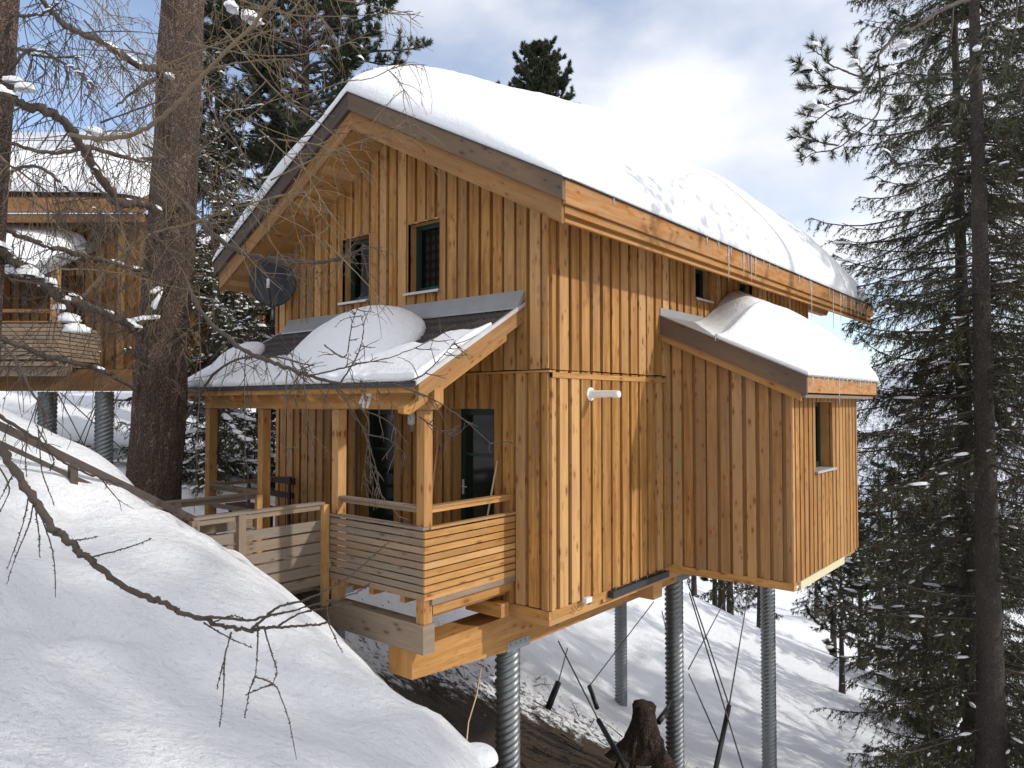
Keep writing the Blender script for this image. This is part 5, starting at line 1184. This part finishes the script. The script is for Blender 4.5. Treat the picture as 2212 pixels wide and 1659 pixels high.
# broken branches and brush lying on the thin snow under the house
rng = np.random.default_rng(91); A = Acc(); K2 = Acc()
for i in range(46):
    x, y = rng.uniform(-6.0, -1.6), rng.uniform(2.6, 8.5)
    if i % 3 == 0: x, y = rng.uniform(-3.5, .6), rng.uniform(1.0, 5)
    z = gz(x, y)+.04; L = rng.uniform(.3, 1.1); a = rng.uniform(0, 6.28); P = [np.array([x+math.cos(a)*L*f, y+math.sin(a)*L*f, 0]) for f in (0, .5, 1)]
    for q in P: q[2] = gz(q[0], q[1])+.05+.06*rng.random()
    larch_limb(A, K2, P, .014, .004, rng=rng, nt=4, tl=(.1, .35), hang=-.1, sub=0)
o = A.obj('brushwood', M['branch']); tag(o, kind='stuff', label='broken twigs lying on the thin snow under the house')
# distant mountainside
V = []; n, m_ = 120, 24
for i in range(n+1):
    a = R(-75)+R(110)*i/n           # azimuth measured from +Y
    for j in range(m_+1):
        f = j/m_; r = 420+330*f; top = 28+26*noise.noise(Vector((a*2.2, 1.5, 0)))+9*noise.noise(Vector((a*8, 4, 0)))
        top = top*(.4 if math.degrees(a) < -45 else 1.0)
        V.append((math.sin(a)*r, math.cos(a)*r, -150+(150+top)*(f**.8)+8*noise.noise(Vector((a*14, f*5, 2)))))
F = [(i*(m_+1)+j, (i+1)*(m_+1)+j, (i+1)*(m_+1)+j+1, i*(m_+1)+j+1) for i in range(n) for j in range(m_)]
mm = NT('mountain_slope'); ge = mm.n('ShaderNodeNewGeometry').outputs['Position']
fo_ = mm.ramp(mm.noise(ge, .35, 5, .8), [(.46, 0), (.52, 1)]); mm.base(mm.mix(mm.math('MULTIPLY', fo_, .85), (.78, .80, .86), (.26, .29, .32)), .9)
o = npmesh('mountain', V, F, mm.m, smooth=True); o['kind'] = 'structure'; o['label'] = 'distant snowy mountainside with dark forest patches'
# ------------------------------------------------------------------ neighbouring chalet on the left
nb = empty('neighbour_chalet', tuple(at(100, 845, D=17)), 'neighbouring honey coloured chalet on pillars at the left edge behind the larch', 'house')
RH = Vector(RT); FH = Vector((-math.sin(YAW), math.cos(YAW), 0)); O = Vector((CAM[0], CAM[1], 0))
def L3(u, v, z): return O+RH*u+FH*v+Vector((0, 0, z))       # u to the right, v depth, z height
def PU(px, D): return (px-1106)/FOC*D
def PZ(py, D): return CAM[2]-(py-829.5-43.4)/FOC*D
def nbox(mb, u0, u1, v0, v1, z0, z1, grain=None, grey=0.0, tone=None):
    mb.hexa([L3(u0, v0, z0), L3(u1, v0, z0), L3(u1, v1, z0), L3(u0, v1, z0), L3(u0, v0, z1), L3(u1, v0, z1), L3(u1, v1, z1), L3(u0, v1, z1)], tone, grain, grey)
def nwall(u0, u1, v, z0, z1, name='wall'):
    mb = MB(); n = int((u1-u0)/.24); p = (u1-u0)/n
    for i in range(n):
        nbox(mb, u0+i*p+.002, u0+(i+1)*p-.002, v-.001, v+.05, z0, z1, 2, grey=-.1, tone=(random.uniform(.5, 1), -.05, .3)); nbox(mb, u0+i*p-p*.31, u0+i*p+p*.31, v-.026, v-.0015, z0-random.uniform(0, .02), z1, 2, tone=(random.random(), random.uniform(-.1, .1), random.random()))
    return mb.build(name, M['shadedfarwood'], nb)
D_ = 17.0; u0, u1, ur = PU(-420, D_), PU(178, D_), PU(318, D_)
zb = PZ(845, D_); zt = PZ(800, D_)
mb = MB(); nbox(mb, u0, ur-.1, D_-.5, D_-.15, zb, zt, 0); mb.build('main_beam', M['shadedfarbeam'], nb)
nwall(u1, ur, D_+.2, PZ(795, D_), PZ(470, 17.2)); nwall(u0, u1, D_+1.9, PZ(790, D_), PZ(560, D_)); nwall(u0, u1+.02, D_+.2, PZ(590, D_), PZ(470, 17.2))
mb = MB(); nbox(mb, u1, u1+.1, D_+.26, D_+1.9, PZ(795, D_), PZ(590, D_), 2); nbox(mb, u0, ur, D_+.26, D_+8, PZ(800, D_)-.0, PZ(795, D_)+.0, 0); nbox(mb, ur-.08, ur, D_+.26, D_+7.9, PZ(794, D_), PZ(475, D_), 2); mb.build('floor_slab', M['shadedfarwood'], nb)
# eave, roof and snow of the neighbour
ze = PZ(424, 16.2); mb = MB(); nbox(mb, u0, ur+.25, 16.2, 16.26, ze-.33, ze, 0, grey=-.1); nbox(mb, u0, ur+.2, 16.3, 16.4, ze-.52, ze-.34, 0); mb.build('eave_board', M['shadedfarbeam'], nb)
mb = MB(); mb.hexa([L3(u0, 16.27, ze-.3), L3(ur+.25, 16.27, ze-.3), L3(ur+.25, 21, ze-.3+2.5), L3(u0, 21, ze-.3+2.5), L3(u0, 16.2, ze), L3(ur+.25, 16.2, ze), L3(ur+.25, 21, ze+2.5), L3(u0, 21, ze+2.5)]); mb.build('roof', M['shadedfarwood'], nb)
def nsnow(u0, u1, v0, v1, zf, tf, label):
    nx, ny = 60, 40; T = np.zeros((nx, ny)); P = np.zeros((nx, ny, 3))
    for i in range(nx):
        for j in range(ny):
            u = u0+(u1-u0)*i/(nx-1); v = v0+(v1-v0)*j/(ny-1); t = tf(u, v); P[i, j] = L3(u, v, zf(u, v)+t+(.03*noise.noise(Vector((u*1.5, v*1.5, 0))) if t > .01 else 0))
    ii, kk = np.meshgrid(np.arange(nx-1), np.arange(ny-1), indexing='ij'); F = np.stack([ii*ny+kk, (ii+1)*ny+kk, (ii+1)*ny+kk+1, ii*ny+kk+1], -1).reshape(-1, 4)
    o = npmesh('roof_snow', P.reshape(-1, 3), F, M['roofsnow'], smooth=True); md = o.modifiers.new('thickness', 'SOLIDIFY'); md.thickness = .012; md.offset = -1; tag(o, label, 'snow')
nsnow(u0, ur+.25, 16.17, 21, lambda u, v: ze+.01+(v-16.2)*.52, lambda u, v: .85*rnd(v-16.15, 1.3)*rnd(ur+.252-u, 2.6), 'thick snow on the main roof of the neighbouring chalet')
# its porch roof, posts and slatted balcony
zp0, zp1 = PZ(570, 15.2), PZ(545, 17.0)
mb = MB(); mb.hexa([L3(u0, 15.2, zp0-.2), L3(u1+.25, 15.2, zp0-.2), L3(u1+.25, 17.15, zp0+.75), L3(u0, 17.15, zp0+.75), L3(u0, 15.2, zp0), L3(u1+.25, 15.2, zp0), L3(u1+.25, 17.15, zp0+.95), L3(u0, 17.15, zp0+.95)]); mb.build('porch_roof', M['zinc'], nb)
nsnow(u0, u1+.05, 15.15, 17.0, lambda u, v: zp0+.01+(v-15.2)*.487, lambda u, v: .42*rnd(v-15.12, .9)*rnd(u1+.05-u, 1.7), 'rounded snow on the porch roof of the neighbouring chalet')
vb = 15.6; uc = PU(112, vb)
for u in (uc, uc-2.6): mb = MB(); nbox(mb, u-.07, u+.07, vb, vb+.14, PZ(790, vb), zp0+.1, 2); mb.build('post', M['shadedfarbeam'], nb)
mb = MB(); nbox(mb, u0, u1+.1, vb, vb+.14, zp0-.1, zp0+.12, 0); mb.build('porch_beam', M['shadedfarbeam'], nb)
mb = MB()
for i in range(9):
    z = PZ(776, vb)+i*.088; nbox(mb, u0, uc+.1, vb-.03, vb, z, z+.07, 0, grey=.3)
rl = mb.build('railing', M['grey'], nb)
mb = MB(); nbox(mb, u0, uc-.07, vb+.02, vb+.1, PZ(776, vb)+1.02, PZ(776, vb)+1.1, 0); nbox(mb, u0, uc+.12, vb-.05, vb+.06, PZ(776, vb)+.80, PZ(776, vb)+.83, 0, grey=.4); mb.build('handrail', M['shadedfarbeam'], rl)
mb = MB()
for i in range(9):
    z = PZ(776, vb)+i*.088; nbox(mb, uc+.101, uc+.13, vb-.03, vb+1.9, z, z+.07, 1, grey=.3)
mb.build('railing', M['grey'], nb)
mb = MB(); nbox(mb, u0, uc+.1, vb, vb+1.8, PZ(790, vb), PZ(780, vb), 0); nbox(mb, u0, uc+.25, vb+.1, vb+.3, PZ(812, vb), PZ(791, vb), 0, grey=.3); mb.build('porch_deck', M['grey'], nb)
pf = []
for px in (103, 226):
    p = L3(PU(px, 16.8), 16.8, 0); pillar(p.x, p.y, -.6, zb-.02, nb, r=.19, bracket=False)
p = L3(PU(-150, 16.8), 16.8, 0); pillar(p.x, p.y, .2, zb-.02, nb, r=.19, bracket=False)
for a, b in (((125, 850), (200, 1000)), ((130, 848), (280, 985)), ((215, 855), (150, 1000)), ((215, 860), (165, 1010))):
    m_ = MB(); m_.tube([at(a[0], a[1], D=17.2), at(b[0], b[1], D=16.6)], .012, 6); m_.build('brace_cable', M['cable'], nb)
# a second chalet glimpsed behind the snowy spruces
n2 = empty('distant_chalet', tuple(at(520, 760, D=27)), 'brown chalet glimpsed through the snowy spruces left of the satellite dish', 'house')
nbs = nb; nb = n2; D2 = 27.0
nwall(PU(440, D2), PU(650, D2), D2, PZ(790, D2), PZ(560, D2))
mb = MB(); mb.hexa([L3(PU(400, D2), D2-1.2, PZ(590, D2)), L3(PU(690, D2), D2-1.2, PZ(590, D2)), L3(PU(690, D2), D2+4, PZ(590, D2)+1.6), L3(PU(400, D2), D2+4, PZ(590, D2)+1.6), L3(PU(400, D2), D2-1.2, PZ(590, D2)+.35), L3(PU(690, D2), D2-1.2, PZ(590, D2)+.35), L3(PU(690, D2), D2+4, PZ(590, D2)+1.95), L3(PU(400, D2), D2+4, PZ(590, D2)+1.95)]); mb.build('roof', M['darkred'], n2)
mb = MB(); nbox(mb, PU(515, D2), PU(545, D2), D2-.04, D2-.03, PZ(705, D2), PZ(655, D2)); w_ = mb.build('window', M['doorglass'], n2)
mb = MB(); nbox(mb, PU(513, D2), PU(547, D2), D2-.06, D2-.041, PZ(705, D2)-.06, PZ(705, D2)); mb.build('sill', M['sill'], w_)
mb = MB(); nbox(mb, PU(440, D2), PU(650, D2), D2-.1, D2+.2, PZ(815, D2), PZ(795, D2)); mb.build('main_beam', M['shadedfarbeam'], n2)
for px in (470, 620):
    p = L3(PU(px, D2), D2+.3, 0); pillar(p.x, p.y, gz(p.x, p.y)-.3, PZ(815, D2), n2, bracket=False)
nsnow(PU(400, D2), PU(690, D2), D2-1.22, D2+4, lambda u, v: PZ(590, D2)+.36+(v-D2+1.2)*.307, lambda u, v: .7*rnd(v-D2+1.25, 1.0)*rnd(u-PU(398, D2), 1)*rnd(PU(692, D2)-u, 1), 'snow on the roof of the chalet behind the spruces')
nb = nbs
# ------------------------------------------------------------------ light and sky
SUN = Vector((1, .41, .62)).normalized()
sd = bpy.data.lights.new('sun', 'SUN'); so = bpy.data.objects.new('sun', sd); COL.objects.link(so)
so.rotation_euler = SUN.to_track_quat('Z', 'Y').to_euler(); sd.energy = 2.3; sd.angle = R(1.5); sd.color = (1, .95, .87)
W = bpy.data.worlds.new('World'); S.world = W; W.use_nodes = True; t = W.node_tree; t.nodes.clear()
out = t.nodes.new('ShaderNodeOutputWorld'); bg = t.nodes.new('ShaderNodeBackground'); bg2 = t.nodes.new('ShaderNodeBackground'); mx = t.nodes.new('ShaderNodeMixShader')
sky = t.nodes.new('ShaderNodeTexSky'); sky.sky_type = 'NISHITA'; sky.sun_disc = False
sky.sun_elevation = math.asin(SUN.z); sky.sun_rotation = math.atan2(SUN.x, SUN.y); sky.altitude = 1700
t.links.new(sky.outputs[0], bg.inputs[0]); bg.inputs[1].default_value = .19
tc = t.nodes.new('ShaderNodeTexCoord'); mp = t.nodes.new('ShaderNodeMapping'); mp.inputs['Scale'].default_value = (1, 1, 2.0); mp.inputs['Location'].default_value = (0.3, 0.1, 0.0)
t.links.new(tc.outputs['Generated'], mp.inputs[0])
nz = t.nodes.new('ShaderNodeTexNoise'); nz.inputs['Scale'].default_value = 1.9; nz.inputs['Detail'].default_value = 6; nz.inputs['Roughness'].default_value = .52; t.links.new(mp.outputs[0], nz.inputs[0])
# cloud cover: broken towards the west (left), closed elsewhere
dt = t.nodes.new('ShaderNodeVectorMath'); dt.operation = 'DOT_PRODUCT'; dt.inputs[1].default_value = (-.93, .20, .30); t.links.new(tc.outputs['Generated'], dt.inputs[0])
ad = t.nodes.new('ShaderNodeMath'); ad.operation = 'MULTIPLY_ADD'; ad.inputs[1].default_value = -.42; t.links.new(dt.outputs['Value'], ad.inputs[0]); t.links.new(nz.outputs[0], ad.inputs[2])
rp = t.nodes.new('ShaderNodeValToRGB'); rp.color_ramp.elements[0].position = .10; rp.color_ramp.elements[1].position = .34; rp.color_ramp.elements[0].color = (.12, .12, .12, 1); t.links.new(ad.outputs[0], rp.inputs[0])
n2 = t.nodes.new('ShaderNodeTexNoise'); n2.inputs['Scale'].default_value = 3.6; n2.inputs['Detail'].default_value = 5; t.links.new(mp.outputs[0], n2.inputs[0])
r2 = t.nodes.new('ShaderNodeValToRGB'); r2.color_ramp.elements[0].position = .36; r2.color_ramp.elements[0].color = (.71, .735, .81, 1); r2.color_ramp.elements[1].position = .62; r2.color_ramp.elements[1].color = (.87, .875, .905, 1); t.links.new(n2.outputs[0], r2.inputs[0])
t.links.new(r2.outputs[0], bg2.inputs[0]); bg2.inputs[1].default_value = 1.08
t.links.new(rp.outputs[0], mx.inputs[0]); t.links.new(bg.outputs[0], mx.inputs[1]); t.links.new(bg2.outputs[0], mx.inputs[2]); t.links.new(mx.outputs[0], out.inputs[0])
S.view_settings.view_transform = 'Standard'; S.view_settings.look = 'None'; S.view_settings.exposure = .22; S.view_settings.gamma = 1
S.render.engine = 'CYCLES'; S.cycles.max_bounces = 4; S.cycles.diffuse_bounces = 3; S.cycles.glossy_bounces = 2; S.cycles.transmission_bounces = 3; S.cycles.transparent_max_bounces = 6
print('objects', len(bpy.data.objects), 'polys', sum(len(m.polygons) for m in bpy.data.meshes))
